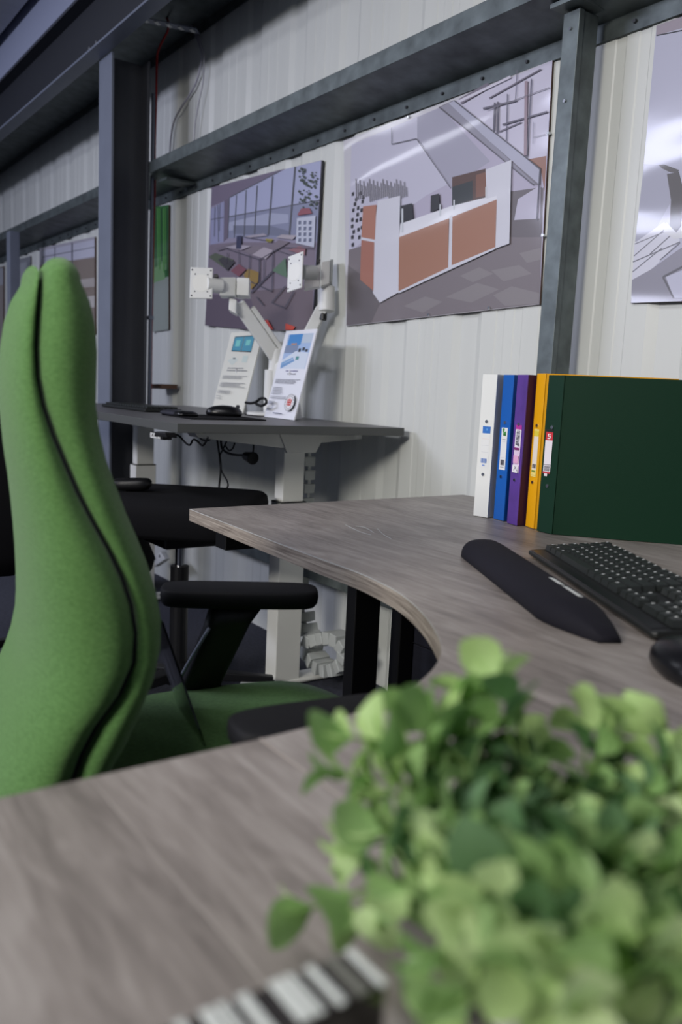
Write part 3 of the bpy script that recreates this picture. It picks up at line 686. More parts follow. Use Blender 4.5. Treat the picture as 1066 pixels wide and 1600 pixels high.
# clear acrylic sheet leaning on the seat against the back
P0_ = atz(314, 1172, .518); 
t = thing('acrylic_sign', 'clear acrylic sheet leaning against the back of the green chair', 'sign', (P0_.x, P0_.y, .515))
top = atd(252, 972, (P0_ - EYE).dot(FWD) + .02)
dirb = -cl
low = P0_ + (P0_ - top).normalized() * .02; low.z = max(low.z, .519)
wv = cl * .0 + V((-ch.x, -ch.y, 0)) * .0
side = (cp(-.10, -.02, 0) - cp(-.10, -.2, 0)).normalized()
q = [low, low + side * .15, top + side * .15, top]
MB().prism(q, ch * .003).build('sheet', 'clear', t)
MB().prism([low + ch * .004, low + ch * .004 + (top - low) * .02 + V((0, 0, .001)), low + ch * .05 + (top - low) * .02, low + ch * .05], side * .15).build('foot', 'clear', t)

# ================================================================== DARK OPERATOR CHAIRS
def black_chair(loc, hd, label, seat_z, back_h=.5, chrome=True, back_z=.06, arm_z=.17, arms=(-1, 1), back_s=-.25, back_t=.028, nn_=3.6):
    c = V(loc); h = V((math.cos(hd), math.sin(hd), 0)); l = V((-h.y, h.x, 0))
    t = thing('office_chair', label, 'chair', loc)
    def q(s_, k, z_): return c + h * s_ + l * k + V((0, 0, z_))
    rings = [[q(a, b_, seat_z + dz) for a, b_ in sell(.24 * k, .25 * k, nn_, 36)] for dz, k in ((-.10, .93), (-.085, .98), (-.03, 1), (-.01, .985), (0, .94))]
    MB().loft(rings).build('seat', 'black_fabric', t, smooth=True)
    rings = []
    for i in range(9):
        u = i / 8; z_ = seat_z + back_z + back_h * u; sx = back_s - .05 * math.sin(u * 2.6) - .03 * u; wk = .23 * (1 - .25 * abs(u - .4)) * (1 if 0 < i < 8 else .85)
        rings.append([q(sx + a, b_, z_) for a, b_ in sell(back_t if 0 < i < 8 else back_t * .6, wk, 3, 24)])
    MB().loft(rings).build('backrest', 'black_fabric', t, smooth=True)
    MB().bar(q(-.08, 0, seat_z - .105), q(-.30, 0, seat_z - .105), .07, .025).bar(q(-.29, 0, seat_z - .11), q(-.29, 0, seat_z + .15), .07, .02, up=tuple(h)).build('back_bracket', 'black_plastic', t, bevel=.004)
    MB().box(tuple(c + V((-.09, -.09, seat_z - .15))), tuple(c + V((.09, .09, seat_z - .09)))).build('mechanism', 'black_plastic', t, bevel=.01)
    MB().cyl(q(0, 0, .10), q(0, 0, seat_z - .22), .028, n=18).build('lift_sleeve', 'black_plastic', t)
    MB().cyl(q(0, 0, seat_z - .22), q(0, 0, seat_z - .15), .014, n=14).build('gas_lift', 'chrome', t)
    for s_ in arms:
        MB().loft([[q(.02 + a, s_ * .29 + b_, seat_z + arm_z + z_) for a, b_ in sell(.12 * k, .04 * k, 3.6, 24)] for z_, k in ((0, .9), (.008, 1), (.022, 1), (.03, .9))]).build('arm_pad', 'black_plastic', t, smooth=True)
        MB().bar(q(0, s_ * .285, seat_z + arm_z), q(0, s_ * .275, seat_z - .08), .05, .022, up=tuple(h)).bar(q(0, s_ * .28, seat_z - .10), q(0, s_ * .08, seat_z - .10), .05, .02).build('arm_stem', 'chrome' if chrome else 'black_plastic', t, bevel=.005)
    star_base(V((c.x, c.y, 0)), t, hd + .3)
    return t
c2 = atd(281, 880, 2.62)
c2c = black_chair((c2.x, c2.y, 0), R(48), 'black office chair pushed in under the grey desk', .662, .26, False, -.27, .03, (), -.165, .06, 6)
ap = atd(206, 756, 2.62); MB().loft([[ap + V((0, 0, z_)) + RIGHT * a + V((-RIGHT.y, RIGHT.x, 0)) * b_ for a, b_ in sell(.060 * k, .035 * k, 3, 24)] for z_, k in ((-.017, .85), (-.006, 1), (.008, 1), (.016, .85))]).build('arm_pad', 'black_plastic', c2c, smooth=True)
MB().tube([ap + V((0, 0, -.012)) - RIGHT * .02, ap + V((0, 0, -.02)) - RIGHT * .035, ap + V((0, 0, -.05)) - RIGHT * .042, ap + V((0, 0, -.11)) - RIGHT * .042], .010, 10).build('arm_bracket', 'white_metal', c2c, smooth=True)
c3 = atd(-80, 760, 2.45) + V((math.cos(R(168)), math.sin(R(168)), 0)) * .27
black_chair((c3.x, c3.y, 0), R(168), 'black office chair mostly hidden behind the green chair at the left edge', .50, .50, False, -.10, .17, ())

# ================================================================== GREY SIT-STAND DESK
DZ = .889
A = V((-2.150, .972, 0)); rot = R(-1.2)
def dq(x_, y_, z_):                              # local: x to the left along the front edge, y to the wall
    c_, s_ = math.cos(rot), math.sin(rot); u, v = -x_, y_
    return A + V((u * c_ - v * s_, u * s_ + v * c_, z_))
t = thing('standing_desk', 'dark grey height adjustable desk with white legs against the wall', 'desk', (-2.9, 1.35, 0))
LEN, DEP = 1.60, .745
b = MB(); b.k = 0
b.prism([dq(0, 0, DZ - .025), dq(LEN, 0, DZ - .025), dq(LEN, DEP, DZ - .025), dq(-.045, DEP, DZ - .025)], (0, 0, .025))
b.m = [0, 0, 1, 1, 1, 1]
b.build('desk_top', ['grey_top', 'grey_edge'], t, bevel=.001)
def white_leg(x_, par):
    lg = []
    yl = 1.475
    o = MB().box((x_ - .026, yl - .040, .628), (x_ + .026, yl + .040, .80)).build('inner_tube', 'white_metal', par, bevel=.003)
    o = MB().box((x_ - .034, yl - .048, .02), (x_ + .034, yl + .048, .625)).build('leg', 'white_metal', par, bevel=.003)
    MB().box((x_ - .0335, yl - .0475, .6252), (x_ + .0335, yl + .0475, .6292)).build('collar', 'black_plastic', par)
    MB().box((x_ - .040, 1.36, .004), (x_ + .040, 1.725, .022)).build('foot', 'white_metal', par, bevel=.008, seg=3)
    MB().cyl((x_, 1.37, .003), (x_, 1.37, .020), .050, n=28).build('foot_disc', 'white_metal', par, bevel=.004)
    MB().cyl((x_, 1.70, -.0), (x_, 1.70, .01), .014, n=12).build('glide', 'black_plastic', par)
    # splayed head and support arm under the top
    xx = x_ + .036; dx = V((x_ + 2.375, 0, 0))
    P = [atx(a, b_, -2.339) + dx for a, b_ in ((435, 680), (510, 680), (501, 694), (494, 707), (449, 708))]
    for p in P[:2]: p.z = .862
    MB().prism(P, (-.07, 0, 0)).build('leg_head', 'white_metal', par, bevel=.0015)
    P = [atx(a, b_, -2.343) + dx for a, b_ in ((300, 680), (566, 681), (566, 686), (500, 692), (440, 700), (310, 684))]
    for p in P[:2]: p.z = .863
    MB().prism(P, (-.062, 0, 0)).build('support_arm', 'white_metal', par, bevel=.0015)
white_leg(-2.375, t); white_leg(-3.62, t)
MB().box((-3.59, 1.40, .812), (-2.41, 1.45, .857)).build('cross_rail', 'white_metal', t, bevel=.002)
MB().prism([atz(243, 674, .862), atz(258, 676, .862), atz(262, 684, .848), atz(240, 682, .848)], (.0, .03, .0)).build('control_panel', 'black_plastic', t, bevel=.002)
p = aty(252, 681, 1.02)
b = MB().bar(p + V((-.045, 0, 0)), p + V((.045, 0, 0)), .030, .018).build('hand_switch', 'black_plastic', t, bevel=.003)
q = MB().bar(p + V((-.042, -.016, .0)), p + V((.030, -.016, .0)), .002, .015).build('switch_face', 'white_plastic', b)
for i in (-1, 1):
    pp = p + V((-.006 + i * .016, -.0175, 0)); MB().tube([pp + V((-.005, 0, .003 * i)), pp + V((0, 0, -.003 * i)), pp + V((.005, 0, .003 * i))], .0012, 5).build('arrow', 'black_plastic', b)
# cables under the desk
def cable(pts, r_, label, name='desk_cable', m_='black_cable', y=1.30):
    P = [aty(x_, y_, y) for x_, y_ in pts]
    o = MB().tube(P, r_, 7).build(name, m_, loc=tuple(P[0]), smooth=True); tag(o, label, 'cable'); return o
cable(((266, 680), (278, 680), (290, 692), (297, 695), (302, 687), (308, 689), (316, 696), (322, 690), (325, 683)), .003, 'wavy black cable running right from the desk control switch', y=1.05)
cable(((339, 684), (342, 705), (345, 728), (343, 755), (340, 772), (332, 780), (322, 784)), .0035, 'long black cable hanging straight down under the grey desk')
cable(((354, 690), (347, 705), (343, 715), (346, 735), (355, 752), (355, 762), (342, 772), (330, 780)), .003, 'black cable with a bulge hanging beside the straight one under the desk', y=1.33)
cable(((345, 688), (347, 700), (356, 708), (370, 711), (384, 711)), .0045, 'thick black lead curving right to the plug under the desk', y=1.38)
t2 = thing('power_plug', 'black plug hanging under the grey desk', 'plug', tuple(aty(390, 714, 1.38)))
p = aty(388, 713, 1.38); MB().cyl(p + V((-.02, 0, .0)), p + V((.035, 0, -.004)), .014, .022, 12).build('body', 'black_plastic', t2, bevel=.003)
MB().tube([p + V((.03, 0, .01)), p + V((.034, 0, .04)), aty(393, 692, 1.38)], .003, 6).build('lead', 'black_cable', t2, smooth=True)
cable(((352, 696), (358, 704), (364, 700), (367, 692)), .003, 'short black cable loop under the desk beside the plug', y=1.36)
cable(((311, 682), (316, 687), (326, 688), (330, 682)), .003, 'small black cable loop just under the desk edge', y=1.18)
cable(((343, 681), (352, 686), (363, 686)), .003, 'short black cable end lying along the white rail', y=1.36)

# white cable spine behind the leg, coiled on the floor
t = thing('cable_spine', 'white segmented cable spine coiled at the foot of the standing desk', 'cable spine', (-2.34, 1.60, 0))
pts = [aty(x_, y_, 1.58) for x_, y_ in ((482, 690), (482, 715), (482, 740), (481, 765), (479, 790), (477, 830), (475, 870), (473, 910), (470, 940))]
pts += [aty(x_, y_, 1.58) for x_, y_ in ((472, 955), (475, 972), (479, 988), (486, 1002))]
pts += [aty(x_, y_, 1.60) for x_, y_ in ((498, 1000), (512, 996), (528, 996), (541, 1004), (548, 1018), (545, 1034), (534, 1044), (520, 1047), (505, 1042), (494, 1030), (487, 1016), (478, 1012), (468, 1010))]
sp_ = spline(pts, 6); acc = 0; last = sp_[0]; out_ = [sp_[0]]
for p in sp_[1:]:
    acc += (p - last).length; last = p
    if acc > .040: out_.append(p); acc = 0
rngc = V((0, 1, 0))
for i in range(len(out_) - 1):
    p, q = out_[i], out_[i + 1]; d = (q - p).normalized(); coil = p.z < .26
    ww = .046 if coil else .026; mid = (p + q) / 2
    wd = .080 if coil else .045
    b = MB(); b.bar(mid - d * .0165, mid + d * .0165, wd, ww, up=(d.cross(V((0, 1, 0)))).normalized(), w1=wd * .9, h1=ww * .86)
    b.build('spine_segment', 'grey_plastic', t, bevel=.003)
    MB().bar(p, q, .016, .012, up=(0, 1, 0)).build('link', 'grey_plastic', t)

# items on the standing desk ---------------------------------------------------
def art_panel(quad3, arts, par, name='print', off=V((0, -1, 0)), m_='flat_print'):
    """arts in unit square of the quad (u right, v down)"""
    b = MB(); TL, TR, BR, BL_ = quad3
    for i, (c, pts) in enumerate(arts):
        b.col = c; P = []
        for u, v in pts:
            P.append(TL.lerp(TR, u).lerp(BL_.lerp(BR, u), v) + off * (.0004 + .00006 * i))
        b.add(P, [list(range(len(P)))])
    return b.build(name, m_, par)
def rect(c, u0, v0, u1, v1): return (c, [(u0, v0), (u1, v0), (u1, v1), (u0, v1)])
def textlines(u0, u1, v0, n_, dv, c=(120, 122, 132), h_=.006, seed=1, ctr=False):
    r_ = random.Random(seed); o = []
    for i in range(n_):
        e = u1 - r_.random() * .25 * (u1 - u0); a = u0
        if ctr: a = u0 + (u1 - e) / 2; e = e + 0
        x_ = a
        while x_ < e:
            wl = .015 + r_.random() * .05; o.append(rect(c, x_, v0 + i * dv, min(e, x_ + wl), v0 + i * dv + h_)); x_ += wl + .010
    return o
# sign 1
def sign(bl, br, tl, label, body, arts, z=DZ + .0025):
    BLp = atz(*bl, z); BRp = atz(*br, z); wv = BRp - BLp; wv = wv.normalized() * .225
    BRp = BLp + wv
    # sheet leans back: the top edge is raised along its slope until it meets the photo's top corner
    r_ = vec(*tl); nrm = V((-wv.y, wv.x, 0)).normalized()
    best = None
    TLp = BLp + V((0, 0, .29)) + nrm * .09
    # solve for lean such that the top-left corner lies on the ray through tl, within the width-normal plane
    nn = wv.normalized(); tt = (BLp - EYE).dot(nn) / r_.dot(nn); TLp = EYE + r_ * tt
    if not (.2 < (TLp - BLp).length < .4): TLp = BLp + V((0, 0, .29)) + nrm * .09
    TRp = TLp + wv
    t = thing('desk_sign', label, 'sign', (BLp.x, BLp.y, DZ))
    up = (TLp - BLp).normalized(); nb = wv.normalized().cross(up); 
    if nb.y < 0: nb = -nb
    MB().prism([BLp, BRp, TRp, TLp], nb * .004).build('board', body, t)
    art_panel((TLp, TRp, BRp, BLp), arts, t, off=-nb)
    # strut behind
    mp_ = (TLp + TRp) / 2 * .55 + (BLp + BRp) / 2 * .45 + nb * .005
    MB().bar(mp_, V((mp_.x + nb.x * .02, mp_.y + .03, DZ + .002)), .03, .003, up=(1, 0, 0)).build('strut', 'paper', t)
    return t
a1 = [rect((72, 150, 176), .17, .06, .46, .235), rect((72, 150, 176), .48, .055, .79, .245), line((24, 34, 44), (.47, .05), (.47, .24), .014), line((24, 34, 44), (.16, .058), (.79, .05), .01), line((24, 34, 44), (.16, .235), (.79, .25), .012), line((24, 34, 44), (.165, .06), (.165, .235), .012), line((24, 34, 44), (.79, .05), (.79, .245), .012),
      rect((120, 200, 196), .24, .10, .38, .18), rect((120, 200, 196), .56, .10, .70, .17),
      ((206, 214, 208), [(.12, .36), (.3, .31), (.46, .35), (.3, .42)]), rect((200, 214, 208), .58, .30, .74, .38), rect((60, 70, 76), .28, .325, .36, .34)]
a1 += textlines(.18, .85, .45, 2, .030, (96, 100, 112), .010, 2) + textlines(.10, .92, .55, 3, .016, seed=3) + textlines(.10, .92, .64, 4, .016, seed=4) + textlines(.10, .6, .74, 3, .016, seed=5) + textlines(.10, .28, .81, 2, .03, seed=6) + textlines(.35, .72, .925, 1, .02, (80, 90, 130), .010, 7)
sign((331, 641.6), (383, 646.5), (361.5, 519.7), 'cream A4 sign picturing two blue screens, left one of the pair on the grey desk', 'cream_paper', [rect((220, 220, 210), 0, 0, 1, 1)] + a1)
a2 = [rect((166, 190, 226), .12, .045, .93, .44), rect((70, 140, 206), .17, .045, .60, .17), rect((126, 142, 172), .12, .17, .55, .26), rect((190, 204, 220), .62, .05, .92, .15),
      ((212, 222, 236), [(.12, .34), (.5, .24), (.92, .26), (.92, .44), (.12, .44)]), ((120, 160, 206), [(.12, .40), (.5, .33), (.55, .35), (.14, .44)]), ((130, 170, 212), [(.12, .37), (.45, .31), (.5, .32), (.12, .40)]),
      rect((50, 58, 72), .58, .21, .66, .25), rect((50, 58, 72), .70, .20, .78, .235), rect((60, 66, 80), .80, .22, .88, .25), rect((90, 150, 150), .56, .30, .66, .34), rect((210, 150, 90), .3, .15, .48, .165)]
a2 += textlines(.34, .80, .46, 1, .03, (90, 84, 140), .010, 12) + textlines(.42, .72, .493, 1, .03, (90, 90, 100), .010, 13) + textlines(.10, .92, .56, 4, .014, seed=14) + textlines(.10, .50, .655, 5, .018, seed=15) + textlines(.10, .68, .76, 2, .018, seed=16) + textlines(.10, .34, .82, 2, .024, seed=17) + textlines(.34, .66, .945, 1, .02, (80, 86, 120), .010, 18)
# round stamp with a red cross emblem
def disc(c, cu, cv, ru, rv, n_=24): return (c, [(cu + ru * math.cos(2 * math.pi * i / n_), cv + rv * math.sin(2 * math.pi * i / n_)) for i in range(n_)])
a2 += [disc((110, 112, 116), .80, .82, .150, .094), disc((236, 236, 240), .80, .82, .142, .089), disc((110, 112, 116), .80, .82, .108, .068), disc((236, 236, 240), .80, .82, .102, .064)]
for i in range(16):
    a_ = 2 * math.pi * i / 16; a2.append(disc((120, 122, 126), .80 + .125 * math.cos(a_), .82 + .078 * math.sin(a_), .010, .006, 6))
a2 += [rect((206, 60, 52), .735, .785, .755, .855), rect((206, 60, 52), .79, .775, .81, .865), rect((206, 60, 52), .845, .785, .865, .855), rect((206, 60, 52), .735, .812, .865, .826), rect((206, 60, 52), .76, .79, .84, .80), rect((206, 60, 52), .76, .842, .84, .852)]
sign((413.2, 651), (461.6, 656.7), (447.3, 517.3), 'white A4 sign with a blue picture and a round red emblem on the grey desk', 'paper', [rect((232, 234, 242), 0, 0, 1, 1)] + a2)

def on(x_, y_, dz=0): p = atz(x_, y_, DZ + dz); return p
# keyboard, wrist pad, mat and mouse on the grey desk
t = thing('keyboard', 'black keyboard lying on the grey standing desk', 'keyboard', (-3.0, 1.25, DZ))
b = MB(); K0 = V((-3.28, 1.20, DZ)); 
b.prism([(-3.30, 1.17, DZ + .001), (-2.86, 1.17, DZ + .001), (-2.86, 1.31, DZ + .001), (-3.30, 1.31, DZ + .001)], (0, 0, .012)); b.build('body', 'key_base', t, bevel=.003)
for r_ in range(5):
    for c_ in range(17):
        x_ = -3.29 + c_ * .0248; y_ = 1.183 + r_ * .024
        MB().box((x_, y_, DZ + .0135), (x_ + .020, y_ + .019, DZ + .020)).build('key', 'key_plastic', t)
o = MB().prism([(-2.68, 1.155, DZ), (-2.385, 1.125, DZ), (-2.385, 1.385, DZ), (-2.68, 1.42, DZ)], (0, 0, .004)).build('mouse_mat', 'black_fabric', loc=(-2.53, 1.27, DZ)); tag(o, 'thin black mouse mat under the mouse on the grey desk', 'mouse mat')
def dome(cx, cy, z0, L_, W_, H_, ang, n_=3, prof=((0, .92), (.2, 1), (.45, .97), (.7, .84), (.88, .6), (.97, .32), (1.0, .05))):
    c_, s_ = math.cos(ang), math.sin(ang)
    return [[V((cx + a * c_ - b_ * s_, cy + a * s_ + b_ * c_, z0 + H_ * z_)) for a, b_ in sell(L_ * k, W_ * k, n_, 28)] for z_, k in prof]
t = thing('computer_mouse', 'black computer mouse in front of the cream sign', 'mouse', (-2.60, 1.33, DZ + .004))
mc = atz(357, 652, DZ + .004)
MB().loft(dome(-2.60, 1.345, DZ + .0042, .062, .034, .036, R(60), 2.4)).build('body', 'black_satin', t, smooth=True)
MB().cyl((-2.585, 1.385, DZ + .036), (-2.579, 1.3885, DZ + .036), .007, n=12).build('wheel', 'black_plastic', t)
t = thing('wrist_pad', 'dark wrist pad in front of the black mouse on the grey desk', 'wrist rest', (-2.62, 1.2, DZ + .004))
MB().loft(dome(-2.60, 1.175, DZ + .0042, .10, .035, .017, R(-3), 4)).build('pad', 'dark_panel', t, smooth=True)
MB().loft(dome(-2.53, 1.172, DZ + .0046, .036, .0355, .0176, R(-3), 4)).build('gel_end', 'black_satin', t, smooth=True)

# twin monitor arm
t = thing('monitor_arm', 'white twin monitor arm with two empty mounting plates on the grey desk', 'monitor arm', (-2.76, 1.62, DZ))
MB().cyl((-2.76, 1.62, DZ), (-2.76, 1.62, DZ + .014), .088, n=36).build('base', 'white_plastic', t, bevel=.004)
MB().cyl((-2.76, 1.62, DZ + .0005), (-2.76, 1.62, DZ + .004), .093, n=36).build('base_gasket', 'black_plastic', t)
MB().cyl((-2.76, 1.62, DZ + .014), (-2.76, 1.62, DZ + .17), .027, n=24).build('post', 'white_plastic', t)
D1 = 3.12
def J(x_, y_, D): return atd(x_, y_, D)
e = J(432, 560, 3.14); u_ = J(372, 474, 3.05)
MB().cyl(e + V((0, 0, -.05)), e + V((0, 0, .035)), .028, n=24).build('elbow', 'white_plastic', t, bevel=.003)
lowarm = MB().bar(V((-2.76, 1.62, DZ + .13)), e + V((0, 0, -.03)), .04, .045).build('lower_arm', 'white_plastic', t, bevel=.006)
dd = (u_ - e).normalized(); upv = dd.cross(FWD).normalized()
MB().bar(e, u_, .042, .048, up=tuple(upv)).build('upper_arm', 'white_plastic', t, bevel=.006)
MB().bar(e + dd * .02 + upv * -.034, e + dd * .20 + upv * -.034, .036, .018, up=tuple(upv)).build('arm_cover', 'white_plastic', t, bevel=.004)
k_ = J(364, 475, 3.04)
MB().prism([J(358, 465, 3.0), J(370, 468, 3.0), J(369, 491, 3.0), J(357, 484, 3.0)], FWD * .045).build('upper_joint', 'white_plastic', t, bevel=.004)
MB().cyl(J(376, 466, 3.03), J(378, 440, 3.03), .016, n=16).build('swivel', 'white_plastic', t)
MB().prism([J(370, 433, 2.98), J(390, 434, 2.98), J(389, 462, 2.98), J(369, 461, 2.98)], FWD * .05).build('head_block', 'white_plastic', t, bevel=.003)
MB().prism([J(344, 433, 2.96), J(369, 433, 2.99), J(368, 462, 2.99), J(343, 462, 2.96)], FWD * .04).build('head_link', 'white_plastic', t, bevel=.003)
MB().cyl(J(346, 447, 2.97), J(322, 444, 2.94), .026, n=20).build('tilt_joint', 'white_plastic', t, bevel=.003)
MB().prism([J(334, 428, 2.935), J(340, 428, 2.935), J(340, 433, 2.935), J(334, 433, 2.935)], FWD * .03).build('tilt_knob', 'black_plastic', t)
def vesa(q, th, par):
    q = [V(p) for p in q]; nrm = (q[1] - q[0]).cross(q[2] - q[1]).normalized()
    if nrm.dot(FWD) < 0: nrm = -nrm
    o = MB().prism(q, nrm * th).build('mounting_plate', 'white_plastic', par, bevel=.005, seg=3, angle=60)
    c_ = sum(q, V((0, 0, 0))) / 4
    for k in (.55, .82):
        for p in q: pp = c_.lerp(p, k) - nrm * .0004; MB().cyl(pp, pp + nrm * .002, .0032 if k > .6 else .0026, n=8).build('screw_hole', 'steel_dark', o)
    MB().cyl(c_ - nrm * .0006, c_ + nrm * .001, .030, n=28).build('centre_boss', 'white_metal', o, bevel=.0005)
    return o
vesa([J(297.5, 417, 2.93), J(333, 418.5, 2.93), J(332, 467, 2.93), J(296, 466, 2.93)], .006, t)
# right-hand arm
j2 = J(505, 480, 3.0); e2 = J(470, 548, 3.08)
dd = (j2 - e2).normalized(); upv = dd.cross(FWD).normalized()
MB().bar(V((-2.76, 1.62, DZ + .14)), e2, .04, .045).build('lower_arm', 'white_plastic', t, bevel=.006)
MB().bar(e2, j2, .040, .042, up=tuple(upv)).build('upper_arm', 'white_plastic', t, bevel=.006)
MB().cyl(e2 + V((0, 0, -.04)), e2 + V((0, 0, .03)), .026, n=20).build('elbow', 'white_plastic', t, bevel=.003)
MB().cyl(J(510, 487, 3.0), J(510, 448, 3.0), .030, n=28).build('joint_housing', 'white_plastic', t, bevel=.003)
MB().cyl(J(505, 500, 3.0), J(505.5, 486, 3.0), .013, n=14).build('cable_boot', 'black_plastic', t)
MB().prism([J(502, 409, 2.94), J(516, 406, 2.96), J(515, 443, 2.96), J(501, 447, 2.94)], FWD * .05).build('head_block', 'white_plastic', t, bevel=.003)
MB().prism([J(516, 405, 2.965), J(521, 405, 2.975), J(519, 441, 2.975), J(515, 442, 2.965)], FWD * .045).build('head_cap', 'grey_plastic', t, bevel=.002)
MB().prism([J(476, 419, 2.90), J(501, 413, 2.94), J(500, 448, 2.94), J(475, 452, 2.90)], FWD * .028).build('head_link', 'white_plastic', t, bevel=.003)
MB().cyl(J(472, 425, 2.89), J(492, 426, 2.93), .024, n=20).build('tilt_joint', 'grey_plastic', t, bevel=.003)
MB().prism([J(495, 404.5, 2.94), J(501, 405, 2.94), J(500, 409, 2.94), J(494, 409, 2.94)], FWD * .02).build('tilt_knob', 'black_plastic', t)
vesa([J(450, 401, 2.90), J(473.5, 392, 2.85), J(471, 449.5, 2.85), J(448, 457, 2.90)], .006, t)
cc = [aty(x_, y_, 1.50) for x_, y_ in ((384, 629), (392, 630), (400, 628), (407, 623), (414, 623), (416, 630), (408, 634), (400, 631))]
o = MB().tube(cc, .005, 7).build('desk_cable', 'black_cable', loc=tuple(cc[0]), smooth=True)
tag(o, 'black cable with a plug lying on the desk between the two signs', 'cable')

# shelf edge seen right of the column and wall socket below
t = thing('wall_socket', 'white plug-in extension socket hanging low behind the black chair', 'socket', tuple(aty(248, 878, 1.60)))
q = [aty(x_, y_, 1.60) for x_, y_ in ((232, 872), (250, 862), (258, 874), (240, 886))]
MB().prism(q, (0, .03, 0)).build('body', 'white_plastic', t, bevel=.004)
for x_, y_ in ((242, 873), (249, 869)): p = aty(x_, y_, 1.598); MB().box(tuple(p - V((.003, .001, .006))), tuple(p + V((.003, .002, .006)))).build('pin_hole', 'black_plastic', t)
o = MB().prism([aty(x_, y_, 1.66) for x_, y_ in ((232, 600), (253, 600), (253, 607), (232, 607))], (0, .08, 0)).build('wall_bracket', 'board_edge', loc=tuple(aty(242, 607, 1.66))); tag(o, 'small brown ledge on the wall right of the column', 'ledge')

# ================================================================== RING BINDERS
def binder(px0, px1, name_m, label, art, covang=84, lean=0.0, hgt=.318, inner=None, split=0.0, sw=None, dark_side=None, lab=(.22, .80)):
    A_ = atz(*px0, ZT + .001); B_ = atz(*px1, ZT + .001); A_.z = B_.z = ZT + .0012
    sd = (B_ - A_).normalized(); 
    if sw: B_ = A_ + sd * sw
    d = V((math.cos(R(covang)), math.sin(R(covang)), 0)); up = V((0, 0, hgt))
    t = thing('ring_binder', label, 'binder', tuple((A_ + B_) / 2))
    nb = V((0, 0, 1)).cross(sd)
    if nb.y < 0: nb = -nb
    wid = (B_ - A_).length
    MB().prism([A_, B_, B_ + nb * .003, A_ + nb * .003], up).build('spine', name_m, t, bevel=.0008)
    MB().prism([A_ + nb * .003, A_ + nb * .003 + d * .255, A_ + nb * .003 + d * .255 + sd * .002, A_ + nb * .003 + sd * .002], up).build('back_cover', name_m, t)
    c0 = B_ + nb * .003 - sd * .0022
    d2 = V((math.cos(R(covang - split)), math.sin(R(covang - split)), 0))
    MB().prism([c0, c0 + d2 * .255, c0 + d2 * .255 + sd * .002, c0 + sd * .002], up).build('front_cover', dark_side or name_m, t)
    for zz in (.2145, .096):
        p = A_.lerp(B_, .5) + V((0, 0, zz)); MB().cyl(p + nb * .001, p - nb * .0022, .0042, .0036, 12).build('rivet', 'chrome', t)
    TLp = A_ + sd * (wid * lab[0]) + V((0, 0, .2035)); TRp = A_ + sd * (wid * lab[1]) + V((0, 0, .2035)); dn = V((0, 0, -.092))
    art_panel((TLp, TRp, TRp + dn, TLp + dn), art, t, 'label', off=-nb)
    return t
def bars(u0, u1, v0, v1, n_, c=(40, 40, 60), vert=True, seed=1):
    r_ = random.Random(seed); o = []
    for i in range(n_):
        a = u0 + (u1 - u0) * i / n_; w_ = (u1 - u0) / n_ * (.3 + .5 * r_.random()); o.append(rect(c, a, v0, a + w_, v1))
    return o
def vbars(u0, u1, v0, v1, n_, c=(40, 40, 60), seed=1):
    r_ = random.Random(seed); o = []
    for i in range(n_):
        a = v0 + (v1 - v0) * i / n_; w_ = (v1 - v0) / n_ * (.3 + .5 * r_.random()); o.append(rect(c, u0, a, u1, a + w_))
    return o
wh = (230, 230, 228)
binder((739.5, 805.5), (764, 809.5), 'binder_white', 'white ring binder at the left end of the row on the curved desk',
       [rect((226, 227, 224), 0, 0, 1, 1), rect((40, 110, 190), .08, 0, 1, .17), rect((90, 150, 214), .5, .05, .7, .1), rect((226, 200, 196), .1, .30, .9, .306), rect((196, 198, 200), .1, .46, .9, .466), rect((196, 198, 200), .1, .62, .9, .626)] + bars(.1, .85, .78, .89, 9, (90, 130, 200)) + [rect((120, 150, 210), .3, .93, .6, .96)], 104, sw=.0385)
binder((771, 810), (792, 816), 'binder_blue', 'blue ring binder second from the left, between the white and purple ones',
       [rect(wh, 0, 0, 1, 1), ((60, 140, 60), [(.15, .02), (.5, .02), (.45, .10), (.25, .12)]), ((60, 140, 60), [(.3, .12), (.75, .08), (.8, .19), (.3, .19)]), rect((40, 90, 44), .35, .155, .75, .18), rect((150, 152, 156), .2, .27, .8, .285), rect((170, 172, 176), .2, .32, .75, .328), rect((170, 172, 176), .2, .71, .85, .716)] + bars(.2, .85, .76, .89, 9, (50, 46, 60)) + [rect((150, 152, 156), .2, .93, .8, .945)], 98, sw=.040)
binder((792, 817), (810, 822.5), 'binder_purple', 'purple ring binder in the middle of the row',
       [rect((222, 200, 222), 0, 0, 1, 1), rect((180, 50, 150), 0, -.10, 1, 0), rect((236, 232, 236), .08, .0, .92, .40)] + vbars(.2, .55, .03, .38, 14, (40, 40, 50)) + vbars(.6, .85, .03, .38, 18, (70, 60, 80), 4) + [rect((130, 40, 110), .08, .42, .9, .47), rect((226, 170, 206), .1, .60, .9, .78), rect((236, 232, 236), .05, .82, .95, .995), line((20, 20, 24), (.25, .95), (.55, .88), .02), line((20, 20, 24), (.55, .88), (.9, .95), .02), disc((20, 20, 24), .55, .86, .18, .02), disc((236, 232, 236), .55, .86, .12, .012)], 82, dark_side='binder_inner', split=0, sw=.0395)
binder((821, 822), (838, 828), 'binder_yellow', 'yellow ring binder between the purple and dark green ones',
       [rect((236, 214, 120), 0, -.04, 1, 1.04), rect((222, 206, 70), 0, 0, 1, .12), rect((232, 222, 208), .04, .13, .96, .88)] + bars(.1, .85, .75, .85, 8, (40, 40, 70)) + [rect((110, 140, 60), .1, .90, .8, .93), rect((236, 216, 130), 0, .97, 1, 1)], 82, dark_side='binder_yellow', sw=.036, split=39, hgt=.3215)
